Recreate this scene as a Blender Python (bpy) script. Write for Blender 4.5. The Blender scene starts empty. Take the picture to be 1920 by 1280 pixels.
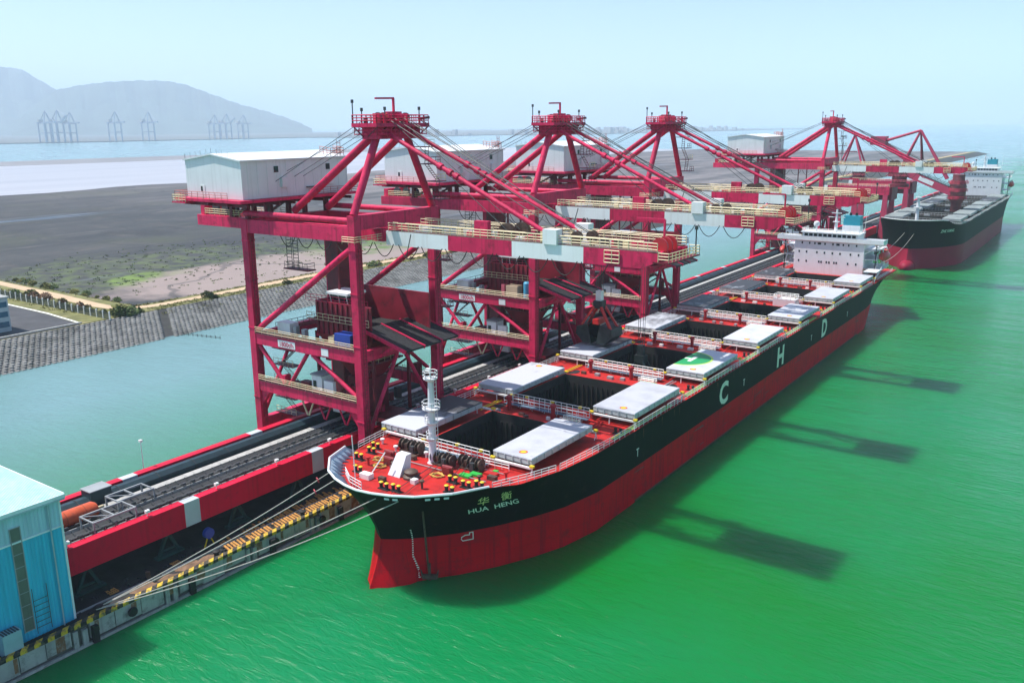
import bpy, math, random
import numpy as np
from mathutils import Vector, Matrix
random.seed(7)
SC = bpy.context.scene
COL = SC.collection
R = math.radians

# ------------------------------------------------------------------ camera
cam_d = bpy.data.cameras.new("camera")
cam = bpy.data.objects.new("camera", cam_d)
COL.objects.link(cam)
cam_d.sensor_width = 36.0
cam_d.lens = 1632.15 / 1920 * 36
cam_d.clip_start = 1.0
cam_d.clip_end = 90000.0
def cam_matrix(yaw, pitch, roll, pos):
    cy, sy, cp, sp = math.cos(yaw), math.sin(yaw), math.cos(pitch), math.sin(pitch)
    fwd = Vector((sy * cp, cy * cp, -sp)); right = Vector((cy, -sy, 0)); up = right.cross(fwd)
    c, s = math.cos(roll), math.sin(roll)
    r2 = right * c + up * s; u2 = up * c - right * s; b = -fwd
    m = Matrix(((r2.x, u2.x, b.x, pos[0]), (r2.y, u2.y, b.y, pos[1]), (r2.z, u2.z, b.z, pos[2]), (0, 0, 0, 1)))
    return m
cam.matrix_world = cam_matrix(R(-35.15109), R(13.93767), R(-0.47797), (74.0313, -85.6696, 58.1843))
SC.camera = cam

# ------------------------------------------------------------------ sky, sun, exposure
SUN = Vector((-19.6, -9.2, 41.5)).normalized()          # direction towards the sun
world = bpy.data.worlds.new("World")
SC.world = world
world.use_nodes = True
wn = world.node_tree
for n in list(wn.nodes): wn.nodes.remove(n)
sky = wn.nodes.new("ShaderNodeTexSky"); sky.sky_type = 'NISHITA'; sky.sun_disc = False
sky.sun_elevation = math.asin(SUN.z)
sky.sun_rotation = math.atan2(SUN.x, SUN.y) % (2 * math.pi)
sky.altitude = 50; sky.air_density = 0.6; sky.dust_density = 0.6; sky.ozone_density = 0.9
bg = wn.nodes.new("ShaderNodeBackground"); bg.inputs[1].default_value = 0.11
wo = wn.nodes.new("ShaderNodeOutputWorld")
wn.links.new(sky.outputs[0], bg.inputs[0]); wn.links.new(bg.outputs[0], wo.inputs[0])
sun_d = bpy.data.lights.new("sun", 'SUN'); sun_d.energy = 3.0; sun_d.angle = R(0.53); sun_d.color = (1.0, 0.96, 0.9)
sun = bpy.data.objects.new("sun", sun_d); COL.objects.link(sun)
sun.rotation_euler = (-SUN).to_track_quat('-Z', 'Y').to_euler(); sun.location = (0, 0, 300)
SC.view_settings.view_transform = 'Standard'
SC.view_settings.look = 'None'
SC.view_settings.exposure = 1.1
SC.view_settings.gamma = 1.0
SC.view_settings.use_curve_mapping = False
SC.render.engine = 'CYCLES'
SC.cycles.use_denoising = True
SC.cycles.max_bounces = 8
SC.cycles.diffuse_bounces = 2
SC.cycles.glossy_bounces = 3
SC.cycles.volume_bounces = 3
SC.cycles.transparent_max_bounces = 8
SC.cycles.sample_clamp_indirect = 4.0
SC.cycles.caustics_reflective = False
SC.cycles.caustics_refractive = False

# ------------------------------------------------------------------ materials
MATS = {}
def mat(name, col, rough=0.5, metal=0.0, var=0.12, scale=0.5, dirt=None, bump=0.0, bscale=8.0, streak=None, spec=0.5, plates=None, each=0.0):
    """Procedural paint: base colour with soft blotches, optional dirt (colour, amount, scale) and vertical streaks (colour, amount)."""
    if name in MATS: return MATS[name]
    m = bpy.data.materials.new(name); m.use_nodes = True
    nt = m.node_tree; N = nt.nodes; L = nt.links
    b = N["Principled BSDF"]
    b.inputs["Roughness"].default_value = rough; b.inputs["Metallic"].default_value = metal
    b.inputs["Specular IOR Level"].default_value = spec
    geo = N.new("ShaderNodeNewGeometry")
    n1 = N.new("ShaderNodeTexNoise"); n1.inputs["Scale"].default_value = scale; n1.inputs["Detail"].default_value = 6
    L.new(geo.outputs["Position"], n1.inputs["Vector"])
    mr = N.new("ShaderNodeMapRange"); mr.inputs[1].default_value = 0.3; mr.inputs[2].default_value = 0.7
    mr.inputs[3].default_value = 1 - var; mr.inputs[4].default_value = 1 + var
    L.new(n1.outputs[0], mr.inputs[0])
    mul = N.new("ShaderNodeVectorMath"); mul.operation = 'SCALE'
    mul.inputs[0].default_value = col[:3]
    L.new(mr.outputs[0], mul.inputs["Scale"])
    out = mul.outputs[0]
    if each:                                         # every piece was painted or faded a little differently
        oi = N.new("ShaderNodeObjectInfo"); er = N.new("ShaderNodeMapRange"); L.new(oi.outputs["Random"], er.inputs[0]); er.inputs[3].default_value = 1 - each; er.inputs[4].default_value = 1 + each * 0.6
        m2 = N.new("ShaderNodeVectorMath"); m2.operation = 'SCALE'; L.new(out, m2.inputs[0]); L.new(er.outputs[0], m2.inputs["Scale"]); out = m2.outputs[0]
    def mixin(fac, c):
        nonlocal out
        mx = N.new("ShaderNodeMix"); mx.data_type = 'RGBA'
        L.new(fac, mx.inputs[0]); L.new(out, mx.inputs[6]); mx.inputs[7].default_value = (*c, 1)
        out = mx.outputs[2]
    if dirt:
        c, amt, sc = dirt
        n2 = N.new("ShaderNodeTexNoise"); n2.inputs["Scale"].default_value = sc; n2.inputs["Detail"].default_value = 8
        n2.inputs["Roughness"].default_value = 0.7
        L.new(geo.outputs["Position"], n2.inputs["Vector"])
        r2 = N.new("ShaderNodeMapRange"); r2.inputs[1].default_value = 0.62 - amt * 0.3; r2.inputs[2].default_value = 0.78 - amt * 0.2
        r2.inputs[3].default_value = 0; r2.inputs[4].default_value = min(1, 0.5 + amt)
        L.new(n2.outputs[0], r2.inputs[0]); mixin(r2.outputs[0], c)
    if streak:
        c, amt = streak
        mp = N.new("ShaderNodeVectorMath"); mp.operation = 'MULTIPLY'; mp.inputs[1].default_value = (1.1, 1.1, 0.05)
        L.new(geo.outputs["Position"], mp.inputs[0])
        n3 = N.new("ShaderNodeTexNoise"); n3.inputs["Scale"].default_value = 1.6; n3.inputs["Detail"].default_value = 5
        L.new(mp.outputs[0], n3.inputs["Vector"])
        r3 = N.new("ShaderNodeMapRange"); r3.inputs[1].default_value = 0.52; r3.inputs[2].default_value = 0.75
        r3.inputs[3].default_value = 0; r3.inputs[4].default_value = amt
        L.new(n3.outputs[0], r3.inputs[0]); mixin(r3.outputs[0], c)
    if plates:                                       # welded plate seams, drawn along the ship's side (Y, Z)
        pw, ph, c = plates
        sp = N.new("ShaderNodeSeparateXYZ"); L.new(geo.outputs["Position"], sp.inputs[0])
        cb_ = N.new("ShaderNodeCombineXYZ"); L.new(sp.outputs[1], cb_.inputs[0]); L.new(sp.outputs[2], cb_.inputs[1])
        bk = N.new("ShaderNodeTexBrick"); bk.inputs["Scale"].default_value = 1.0; bk.inputs["Brick Width"].default_value = pw; bk.inputs["Row Height"].default_value = ph
        bk.inputs["Mortar Size"].default_value = 0.035; bk.inputs["Mortar Smooth"].default_value = 0.6; bk.inputs["Bias"].default_value = 0.0
        bk.inputs["Color1"].default_value = (0, 0, 0, 1); bk.inputs["Color2"].default_value = (0.28, 0.28, 0.28, 1); bk.inputs["Mortar"].default_value = (0.75, 0.75, 0.75, 1)
        L.new(cb_.outputs[0], bk.inputs["Vector"]); mixin(bk.outputs[0], c)
    L.new(out, b.inputs["Base Color"])
    if bump:
        n4 = N.new("ShaderNodeTexNoise"); n4.inputs["Scale"].default_value = bscale; n4.inputs["Detail"].default_value = 4
        L.new(geo.outputs["Position"], n4.inputs["Vector"])
        bp = N.new("ShaderNodeBump"); bp.inputs["Strength"].default_value = bump; bp.inputs["Distance"].default_value = 0.1
        L.new(n4.outputs[0], bp.inputs["Height"]); L.new(bp.outputs[0], b.inputs["Normal"])
    MATS[name] = m
    return m
COAL = (0.012, 0.013, 0.015)
RUSTC = (0.10, 0.035, 0.02)
crane_red = mat("crane_red_paint", (0.68, 0.022, 0.100), 0.5, spec=0.25, var=0.16, scale=0.3, dirt=((0.16, 0.016, 0.03), 0.34, 0.55), streak=((0.22, 0.02, 0.035), 0.65), each=0.16)
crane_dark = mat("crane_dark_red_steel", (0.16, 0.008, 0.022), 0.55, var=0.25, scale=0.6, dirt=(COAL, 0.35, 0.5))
girder_red = mat("girder_red_paint", (0.66, 0.004, 0.040), 0.55, each=0.12, dirt=((0.30, 0.01, 0.03), 0.2, 0.4), spec=0.2, var=0.08, scale=0.2, streak=((0.22, 0.01, 0.02), 0.3))
crane_white = mat("crane_white_paint", (0.84, 0.86, 0.86), 0.45, each=0.06, var=0.05, scale=0.3, streak=((0.55, 0.50, 0.45), 0.30))
house_white = mat("house_white_cladding", (0.72, 0.75, 0.75), 0.5, var=0.05, scale=0.3, streak=((0.45, 0.46, 0.44), 0.35))
rail_cream = mat("cream_rail_paint", (0.72, 0.60, 0.36), 0.5, var=0.1)
rail_white = mat("white_rail_paint", (0.80, 0.80, 0.78), 0.45, var=0.06)
white_paint = mat("white_ship_paint", (0.70, 0.73, 0.75), 0.4, var=0.05, scale=0.4, streak=((0.50, 0.45, 0.38), 0.22))
hull_black = mat("black_hull_paint", (0.0022, 0.0045, 0.0042), 0.55, var=0.2, scale=0.2, streak=((0.012, 0.013, 0.012), 0.5), spec=0.10, plates=(9.0, 2.1, (0.007, 0.009, 0.009)), dirt=((0.045, 0.028, 0.020), 0.12, 0.5))
hull_red = mat("red_antifouling_paint", (0.58, 0.002, 0.012), 0.5, var=0.12, scale=0.15, dirt=((0.17, 0.016, 0.020), 0.32, 0.4), streak=((0.20, 0.008, 0.018), 0.75), spec=0.10, plates=(9.0, 2.1, (0.33, 0.004, 0.016)))
deck_red = mat("red_deck_paint", (0.47, 0.020, 0.018), 0.6, spec=0.25, var=0.16, scale=0.5, dirt=((0.11, 0.018, 0.02), 0.38, 0.45))
cover_paint = mat("hatch_cover_grey_paint", (0.52, 0.54, 0.59), 0.5, each=0.10, var=0.14, scale=0.35, dirt=((0.30, 0.29, 0.30), 0.16, 0.35))
cover_side = mat("hatch_cover_side_paint", (0.42, 0.46, 0.46), 0.5, var=0.12, scale=0.6, dirt=((0.18, 0.14, 0.11), 0.2, 1.5))
steel_grey = mat("grey_steel", (0.30, 0.32, 0.33), 0.5, var=0.15)
dark_steel = mat("dark_steel", (0.045, 0.05, 0.055), 0.55, var=0.3)
black_mat = mat("black_rubber", (0.014, 0.014, 0.015), 0.7, var=0.2)
hold_steel = mat("dirty_hold_steel", (0.020, 0.018, 0.017), 0.8, var=0.35, scale=0.5, dirt=(COAL, 0.5, 0.3))
coal_mat = mat("coal", COAL, 0.7, var=0.5, scale=2.0, bump=1.0, bscale=3.0)
dusty_deck = mat("coal_dusted_concrete", (0.022, 0.021, 0.021), 0.85, var=0.4, scale=0.4, dirt=((0.075, 0.065, 0.055), 0.12, 0.7), bump=0.3)
concrete = mat("weathered_concrete", (0.36, 0.37, 0.35), 0.8, var=0.15, scale=0.5, dirt=((0.10, 0.10, 0.09), 0.32, 0.8), streak=((0.12, 0.11, 0.09), 0.5), bump=0.25)
concrete_dk = mat("dark_concrete", (0.10, 0.10, 0.09), 0.7, var=0.3, scale=0.6)  # darker concrete for piles, cross heads and the recess wall
yellow = mat("yellow_paint", (0.72, 0.52, 0.02), 0.5, var=0.12)
green = mat("green_paint", (0.03, 0.42, 0.06), 0.5, var=0.12)
lime = mat("lime_paint", (0.50, 0.72, 0.10), 0.5, var=0.1)
orange = mat("orange_canvas", (0.60, 0.10, 0.035), 0.6, var=0.15, scale=1.2, dirt=((0.25, 0.06, 0.03), 0.2, 1.5))
boat_orange = mat("lifeboat_orange", (0.55, 0.05, 0.04), 0.4, var=0.1)
blue = mat("blue_paint", (0.02, 0.06, 0.34), 0.45, var=0.1)
teal = mat("teal_paint", (0.01, 0.24, 0.32), 0.45, var=0.1)
cyan_tank = mat("sky_blue_tank_paint", (0.06, 0.34, 0.55), 0.45, var=0.08)
dark_green = mat("dark_green_steel", (0.012, 0.05, 0.045), 0.6, var=0.3)
winch_brown = mat("rusty_brown_winch", (0.085, 0.055, 0.04), 0.6, var=0.4, scale=2.0, dirt=(RUSTC, 0.3, 3.0))
rope_mat = mat("pale_mooring_rope", (0.42, 0.40, 0.36), 0.9, var=0.15, scale=3)
wire_mat = mat("dark_wire_rope", (0.03, 0.045, 0.05), 0.5, var=0.1)
glass = mat("dark_glass", (0.012, 0.02, 0.024), 0.08, var=0.05)
grey_walk = mat("grey_walkway_grating", (0.40, 0.40, 0.38), 0.7, var=0.2, scale=1.2, dirt=((0.12, 0.12, 0.12), 0.25, 1.0))
belt_mat = mat("rubber_belt", (0.035, 0.037, 0.04), 0.6, var=0.25, scale=0.5)
hood_blue = mat("dark_blue_belt_hood", (0.012, 0.032, 0.042), 0.45, var=0.3, scale=0.8)
timber_sun_stripe = mat("orange_timber_sun_stripe", (0.50, 0.24, 0.06), 0.8, var=0.3, scale=1.5, dirt=((0.16, 0.08, 0.04), 0.3, 1.2))  # timber for pallets; its bright orange also paints the wharf's sun stripes
letter_white = mat("white_lettering", (0.80, 0.82, 0.76), 0.5, var=0.06)
letter_pale = mat("pale_green_lettering", (0.66, 0.74, 0.60), 0.5, var=0.08)
gold = mat("gold_lettering", (0.72, 0.62, 0.28), 0.4, var=0.08)
red_ring = mat("red_ring_paint", (0.55, 0.06, 0.03), 0.5, var=0.08)
grab_red = mat("grab_bright_red", (0.55, 0.02, 0.02), 0.45, var=0.12, dirt=(COAL, 0.12, 1.0))
grab_steel = mat("coal_stained_grab_steel", (0.03, 0.04, 0.04), 0.5, metal=0.3, var=0.4, scale=1.0)

def cover_coal_mat(name, amount, side):
    """Grey hatch cover paint with a drift of coal dust lying on it (object coordinates)."""
    m = bpy.data.materials.new(name); m.use_nodes = True
    N = m.node_tree.nodes; L = m.node_tree.links; b = N["Principled BSDF"]
    b.inputs["Roughness"].default_value = 0.55
    tc = N.new("ShaderNodeTexCoord")
    geo = N.new("ShaderNodeNewGeometry")
    n1 = N.new("ShaderNodeTexNoise"); n1.inputs["Scale"].default_value = 0.35; n1.inputs["Detail"].default_value = 9; n1.inputs["Roughness"].default_value = 0.68
    mp = N.new("ShaderNodeVectorMath"); mp.operation = 'MULTIPLY'; mp.inputs[1].default_value = (1.0, 0.45, 1.0)
    L.new(geo.outputs["Position"], mp.inputs[0]); L.new(mp.outputs[0], n1.inputs["Vector"])
    sep = N.new("ShaderNodeSeparateXYZ"); L.new(tc.outputs["Generated"], sep.inputs[0])
    ad = N.new("ShaderNodeMath"); ad.operation = 'MULTIPLY_ADD'; ad.inputs[1].default_value = side; 
    L.new(sep.outputs[1], ad.inputs[0]); L.new(n1.outputs[0], ad.inputs[2])
    r = N.new("ShaderNodeMapRange"); r.inputs[1].default_value = 0.85 - amount; r.inputs[2].default_value = 1.12 - amount
    r.inputs[3].default_value = 0; r.inputs[4].default_value = 0.96
    L.new(ad.outputs[0], r.inputs[0])
    mx = N.new("ShaderNodeMix"); mx.data_type = 'RGBA'
    mx.inputs[6].default_value = (0.52, 0.54, 0.59, 1); mx.inputs[7].default_value = (0.02, 0.022, 0.026, 1)
    L.new(r.outputs[0], mx.inputs[0]); L.new(mx.outputs[2], b.inputs["Base Color"])
    return m
cover_half = cover_coal_mat("cover_half_coal", 0.12, 0.75)
cover_spot = cover_coal_mat("cover_spotted_coal", 0.22, 0.10)
cover_full = cover_coal_mat("cover_full_coal", 0.62, 0.10)
cover_hazy = cover_coal_mat("cover_thin_coal", 0.33, 0.22)

# ------------------------------------------------------------------ mesh helper
ORG = {}
class M:
    def __init__(s): s.v = []; s.f = []
    def poly(s, pts):
        k = len(s.v); s.v += [tuple(p) for p in pts]; s.f.append(tuple(range(k, k + len(pts)))); return s
    def box(s, x0, x1, y0, y1, z0, z1):
        k = len(s.v)
        s.v += [(x0, y0, z0), (x1, y0, z0), (x1, y1, z0), (x0, y1, z0), (x0, y0, z1), (x1, y0, z1), (x1, y1, z1), (x0, y1, z1)]
        s.f += [(k, k + 3, k + 2, k + 1), (k + 4, k + 5, k + 6, k + 7), (k, k + 1, k + 5, k + 4), (k + 1, k + 2, k + 6, k + 5), (k + 2, k + 3, k + 7, k + 6), (k + 3, k, k + 4, k + 7)]
        return s
    def cbox(s, c, sx, sy, sz): return s.box(c[0] - sx / 2, c[0] + sx / 2, c[1] - sy / 2, c[1] + sy / 2, c[2] - sz / 2, c[2] + sz / 2)
    def hexa(s, b, t):
        k = len(s.v); s.v += [tuple(p) for p in b] + [tuple(p) for p in t]
        s.f += [(k, k + 3, k + 2, k + 1), (k + 4, k + 5, k + 6, k + 7), (k, k + 1, k + 5, k + 4), (k + 1, k + 2, k + 6, k + 5), (k + 2, k + 3, k + 7, k + 6), (k + 3, k, k + 4, k + 7)]
        return s
    def beam(s, a, b, w, h=None):
        h = h or w; a = Vector(a); b = Vector(b); d = (b - a).normalized()
        up = Vector((0, 0, 1)) if abs(d.z) < 0.99 else Vector((0, 1, 0))
        r = d.cross(up).normalized() * (w / 2); u = r.cross(d).normalized() * (h / 2)
        return s.hexa([a - r - u, a + r - u, a + r + u, a - r + u], [b - r - u, b + r - u, b + r + u, b - r + u])
    def tube(s, a, b, r, n=8, r2=None, cap=True):
        a = Vector(a); b = Vector(b); d = (b - a)
        if d.length < 1e-6: return s
        d.normalize(); up = Vector((0, 0, 1)) if abs(d.z) < 0.95 else Vector((1, 0, 0))
        x = d.cross(up).normalized(); y = d.cross(x)
        k = len(s.v); r2 = r if r2 is None else r2
        for p, rr in ((a, r), (b, r2)):
            for i in range(n):
                t = 2 * math.pi * i / n; q = p + (x * math.cos(t) + y * math.sin(t)) * rr; s.v.append(tuple(q))
        for i in range(n): s.f.append((k + i, k + (i + 1) % n, k + n + (i + 1) % n, k + n + i))
        if cap: s.f += [tuple(range(k + n - 1, k - 1, -1)), tuple(range(k + n, k + 2 * n))]
        return s
    def path(s, pts, r, n=6):
        for a, b in zip(pts[:-1], pts[1:]): s.tube(a, b, r, n, cap=False)
        return s
    def lathe(s, c, prof, n=14, axis='z'):
        k = len(s.v); c = Vector(c)
        for r, h in prof:
            for i in range(n):
                t = 2 * math.pi * i / n; u, w = r * math.cos(t), r * math.sin(t)
                s.v.append(tuple(c + (Vector((u, w, h)) if axis == 'z' else Vector((h, u, w)) if axis == 'x' else Vector((u, h, w)))))
        m = len(prof)
        for j in range(m - 1):
            for i in range(n): s.f.append((k + j * n + i, k + j * n + (i + 1) % n, k + (j + 1) * n + (i + 1) % n, k + (j + 1) * n + i))
        s.f += [tuple(range(k + n - 1, k - 1, -1)), tuple(range(k + (m - 1) * n, k + m * n))]
        return s
    def rail(s, pts, h=1.1, rows=(0.5, 1.0), step=1.8, r=0.045, n=4):
        """Guard rail: posts and horizontal bars along a polyline of foot points."""
        for a, b in zip(pts[:-1], pts[1:]):
            a = Vector(a); b = Vector(b); L = (b - a).length; k = max(1, round(L / step))
            for i in range(k + 1):
                p = a.lerp(b, i / k); s.tube(p, p + Vector((0, 0, h)), r, n, cap=False)
            for q in rows: s.tube(a + Vector((0, 0, h * q)), b + Vector((0, 0, h * q)), r, n, cap=False)
        return s
    def ladder(s, a, b, w=0.6, axis=(1, 0, 0), step=0.5, r=0.045):
        a = Vector(a); b = Vector(b); o = Vector(axis) * (w / 2)
        s.tube(a - o, b - o, r, 4, cap=False); s.tube(a + o, b + o, r, 4, cap=False)
        k = max(1, int((b - a).length / step))
        for i in range(1, k): p = a.lerp(b, i / k); s.tube(p - o, p + o, r * 0.8, 4, cap=False)
        return s
    def disc(s, c, r, n=20):
        return s.poly([(c[0] + r * math.cos(2 * math.pi * i / n), c[1] + r * math.sin(2 * math.pi * i / n), c[2]) for i in range(n)])
    def obj(s, name, material, parent=None, smooth=True, kind=None, label=None):
        o0 = ORG.get(parent, Vector((0, 0, 0))) if parent else Vector((0, 0, 0))
        me = bpy.data.meshes.new(name)
        me.from_pydata([(v[0] - o0.x, v[1] - o0.y, v[2] - o0.z) for v in s.v], [], s.f)
        for m_ in (material if isinstance(material, (list, tuple)) else [material]): me.materials.append(m_)
        if smooth:
            me.polygons.foreach_set("use_smooth", [True] * len(me.polygons))
            me.set_sharp_from_angle(angle=R(38))
        me.update()
        o = bpy.data.objects.new(name, me); COL.objects.link(o)
        if parent: o.parent = parent; ORG[o] = o0
        if kind: o["kind"] = kind
        if label: o["label"] = label
        return o
def thing(name, label, cat, loc, group=None):
    e = bpy.data.objects.new(name, None); COL.objects.link(e); e.location = loc; e.empty_display_size = 1.0
    ORG[e] = Vector(loc); tag(e, label, cat, group); return e
def tag(o, label, cat, group=None):
    o["label"] = label; o["category"] = cat
    if group: o["group"] = group
    return o
KIDS = {}
def copy_tree(o, delta=(0, 0, 0), label=None, skip=()):
    c = o.copy(); COL.objects.link(c); c.location = Vector(o.location) + Vector(delta); ORG[c] = Vector(c.location)
    if label: c["label"] = label
    for ch in list(o.children):
        if ch.name.split(".")[0] in skip: continue
        k = ch.copy(); COL.objects.link(k); k.parent = c; ORG[k] = ORG[c]
        for g in list(ch.children):
            q = g.copy(); COL.objects.link(q); q.parent = k; ORG[q] = ORG[c]
    return c
def text_mesh(body, size=1.0, bold=0.0):
    cu = bpy.data.curves.new("lettering", 'FONT'); cu.body = body; cu.size = size; cu.offset = bold; cu.fill_mode = 'FRONT'; cu.resolution_u = 3
    ob = bpy.data.objects.new("lettering", cu); COL.objects.link(ob)
    dg = bpy.context.evaluated_depsgraph_get(); dg.update()
    me = bpy.data.meshes.new_from_object(ob.evaluated_get(dg))
    v = [tuple(p.co) for p in me.vertices]; f = [tuple(p.vertices) for p in me.polygons]
    bpy.data.objects.remove(ob); bpy.data.meshes.remove(me); bpy.data.curves.remove(cu)
    return v, f
def lerp(a, b, t): return a + (b - a) * t
def interp(x, pts):
    if x <= pts[0][0]: return pts[0][1]
    for (x0, y0), (x1, y1) in zip(pts[:-1], pts[1:]):
        if x <= x1: return y0 + (y1 - y0) * (x - x0) / (x1 - x0)
    return pts[-1][1]

# ================================================================== THE SETTING
def node_mat(name):
    m = bpy.data.materials.new(name); m.use_nodes = True
    return m, m.node_tree.nodes, m.node_tree.links, m.node_tree.nodes["Principled BSDF"]
def structure(o): o["kind"] = "structure"; return o

# ---- water: turbid green harbour water, fine wind ripples
wm, N, L, b = node_mat("harbour_water")
geo = N.new("ShaderNodeNewGeometry")
n1 = N.new("ShaderNodeTexNoise"); n1.inputs["Scale"].default_value = 0.011; n1.inputs["Detail"].default_value = 7
L.new(geo.outputs["Position"], n1.inputs["Vector"])
cr = N.new("ShaderNodeValToRGB"); L.new(n1.outputs[0], cr.inputs[0])
cr.color_ramp.elements[0].position = 0.3; cr.color_ramp.elements[0].color = (0.001, 0.150, 0.005, 1)
cr.color_ramp.elements[1].position = 0.72; cr.color_ramp.elements[1].color = (0.004, 0.205, 0.078, 1)
sx = N.new("ShaderNodeSeparateXYZ"); L.new(geo.outputs["Position"], sx.inputs[0])
chn = N.new("ShaderNodeMapRange"); L.new(sx.outputs[0], chn.inputs[0]); chn.inputs[1].default_value = -30; chn.inputs[2].default_value = -110
mxw = N.new("ShaderNodeMix"); mxw.data_type = 'RGBA'; L.new(chn.outputs[0], mxw.inputs[0]); L.new(cr.outputs[0], mxw.inputs[6]); mxw.inputs[7].default_value = (0.15, 0.285, 0.29, 1)   # silty channel behind the wharf
L.new(mxw.outputs[2], b.inputs["Base Color"])
b.inputs["IOR"].default_value = 1.33
b.subsurface_method = 'BURLEY'; b.inputs["Subsurface Weight"].default_value = 1.0; b.inputs["Subsurface Radius"].default_value = (1.0, 1.0, 1.0); b.inputs["Subsurface Scale"].default_value = 6.5   # sunlight spreads in the turbid water
slick = N.new("ShaderNodeTexNoise"); slick.inputs["Scale"].default_value = 0.018; slick.inputs["Detail"].default_value = 4; L.new(geo.outputs["Position"], slick.inputs["Vector"])
slr = N.new("ShaderNodeMapRange"); L.new(slick.outputs[0], slr.inputs[0]); slr.inputs[1].default_value = 0.35; slr.inputs[2].default_value = 0.65; slr.inputs[3].default_value = 0.10; slr.inputs[4].default_value = 0.24
L.new(slr.outputs[0], b.inputs["Roughness"])
rot = N.new("ShaderNodeMapping"); rot.inputs["Rotation"].default_value = (0, 0, R(28)); rot.inputs["Scale"].default_value = (0.55, 1.7, 1)
L.new(geo.outputs["Position"], rot.inputs["Vector"])
n2 = N.new("ShaderNodeTexNoise"); n2.inputs["Scale"].default_value = 0.55; n2.inputs["Detail"].default_value = 6; n2.inputs["Roughness"].default_value = 0.62; n2.inputs["Distortion"].default_value = 0.6
L.new(rot.outputs[0], n2.inputs["Vector"])
n3 = N.new("ShaderNodeTexNoise"); n3.inputs["Scale"].default_value = 0.09; n3.inputs["Detail"].default_value = 3
L.new(rot.outputs[0], n3.inputs["Vector"])
ad = N.new("ShaderNodeMath"); ad.operation = 'MULTIPLY_ADD'; ad.inputs[1].default_value = 2.0
L.new(n3.outputs[0], ad.inputs[0]); L.new(n2.outputs[0], ad.inputs[2])
bp = N.new("ShaderNodeBump"); bp.inputs["Strength"].default_value = 0.6; bp.inputs["Distance"].default_value = 0.5
L.new(ad.outputs[0], bp.inputs["Height"]); L.new(bp.outputs[0], b.inputs["Normal"])
S = 21750
structure(M().poly([(-S, -S, 0), (S, -S, 0), (S, S, 0), (-S, S, 0)]).obj("water", wm))

# ---- mudflat with its patches of weed, dark silt and dry sand
mm, N, L, b = node_mat("tidal_mud")
b.inputs["Roughness"].default_value = 0.8
geo = N.new("ShaderNodeNewGeometry")
sep = N.new("ShaderNodeSeparateXYZ"); L.new(geo.outputs["Position"], sep.inputs[0])
def noise(scale, detail=6, vec=None, rough=0.6):
    n = N.new("ShaderNodeTexNoise"); n.inputs["Scale"].default_value = scale; n.inputs["Detail"].default_value = detail; n.inputs["Roughness"].default_value = rough
    L.new(vec or geo.outputs["Position"], n.inputs["Vector"]); return n.outputs[0]
def math_(op, a, c=None, d=None):
    n = N.new("ShaderNodeMath"); n.operation = op
    for i, q in enumerate((a, c, d)):
        if q is None: continue
        if isinstance(q, (int, float)): n.inputs[i].default_value = q
        else: L.new(q, n.inputs[i])
    return n.outputs[0]
def ramp(x, lo, hi, a=0.0, c=1.0):
    n = N.new("ShaderNodeMapRange"); L.new(x, n.inputs[0]); n.inputs[1].default_value = lo; n.inputs[2].default_value = hi
    n.inputs[3].default_value = a; n.inputs[4].default_value = c; return n.outputs[0]
def mixc(f, a, c):
    n = N.new("ShaderNodeMix"); n.data_type = 'RGBA'; L.new(f, n.inputs[0])
    for i, q in ((6, a), (7, c)):
        if isinstance(q, tuple): n.inputs[i].default_value = (*q, 1)
        else: L.new(q, n.inputs[i])
    return n.outputs[2]
def blob(cx, cy, rx, ry, wob=0.5, sc=0.03):
    dx = math_('MULTIPLY', math_('SUBTRACT', sep.outputs[0], cx), 1 / rx); dy = math_('MULTIPLY', math_('SUBTRACT', sep.outputs[1], cy), 1 / ry)
    d = math_('SQRT', math_('ADD', math_('MULTIPLY', dx, dx), math_('MULTIPLY', dy, dy)))
    d = math_('ADD', d, math_('MULTIPLY', math_('SUBTRACT', noise(sc, 7), 0.5), wob * 2))
    return ramp(d, 1.12, 0.88)
mp = N.new("ShaderNodeMapping"); mp.inputs["Rotation"].default_value = (0, 0, R(-24)); mp.inputs["Scale"].default_value = (0.9, 0.16, 1); L.new(geo.outputs["Position"], mp.inputs[0])
streaky = noise(0.03, 8, mp.outputs[0], 0.65)
c = mixc(ramp(streaky, 0.35, 0.68), (0.018, 0.021, 0.024), (0.046, 0.047, 0.047))
c = mixc(ramp(noise(0.012, 7), 0.50, 0.66), c, (0.042, 0.048, 0.028))
c = mixc(ramp(noise(0.05, 8, None, 0.7), 0.52, 0.66, 0, 0.8), c, (0.070, 0.062, 0.054))
c = mixc(ramp(noise(0.022, 8, None, 0.7), 0.54, 0.62, 0, 0.7), c, (0.014, 0.016, 0.018))
c = mixc(ramp(noise(0.16, 6, mp.outputs[0]), 0.60, 0.70, 0, 0.7), c, (0.12, 0.112, 0.105))
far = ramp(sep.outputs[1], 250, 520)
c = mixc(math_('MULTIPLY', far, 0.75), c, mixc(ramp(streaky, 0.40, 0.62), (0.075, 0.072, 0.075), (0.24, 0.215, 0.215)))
weed = math_('MULTIPLY', blob(-266, 140, 50, 85, 0.9, 0.028), ramp(noise(0.14, 6), 0.42, 0.62, 0, 0.8))
c = mixc(weed, c, (0.085, 0.115, 0.035))
c = mixc(math_('MULTIPLY', blob(-238, 112, 16, 20, 0.6, 0.05), ramp(noise(0.2, 6), 0.35, 0.55)), c, (0.13, 0.20, 0.03))
c = mixc(blob(-213, 168, 34, 84, 0.5, 0.03), c, mixc(noise(0.06), (0.30, 0.235, 0.215), (0.235, 0.185, 0.165)))
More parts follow.
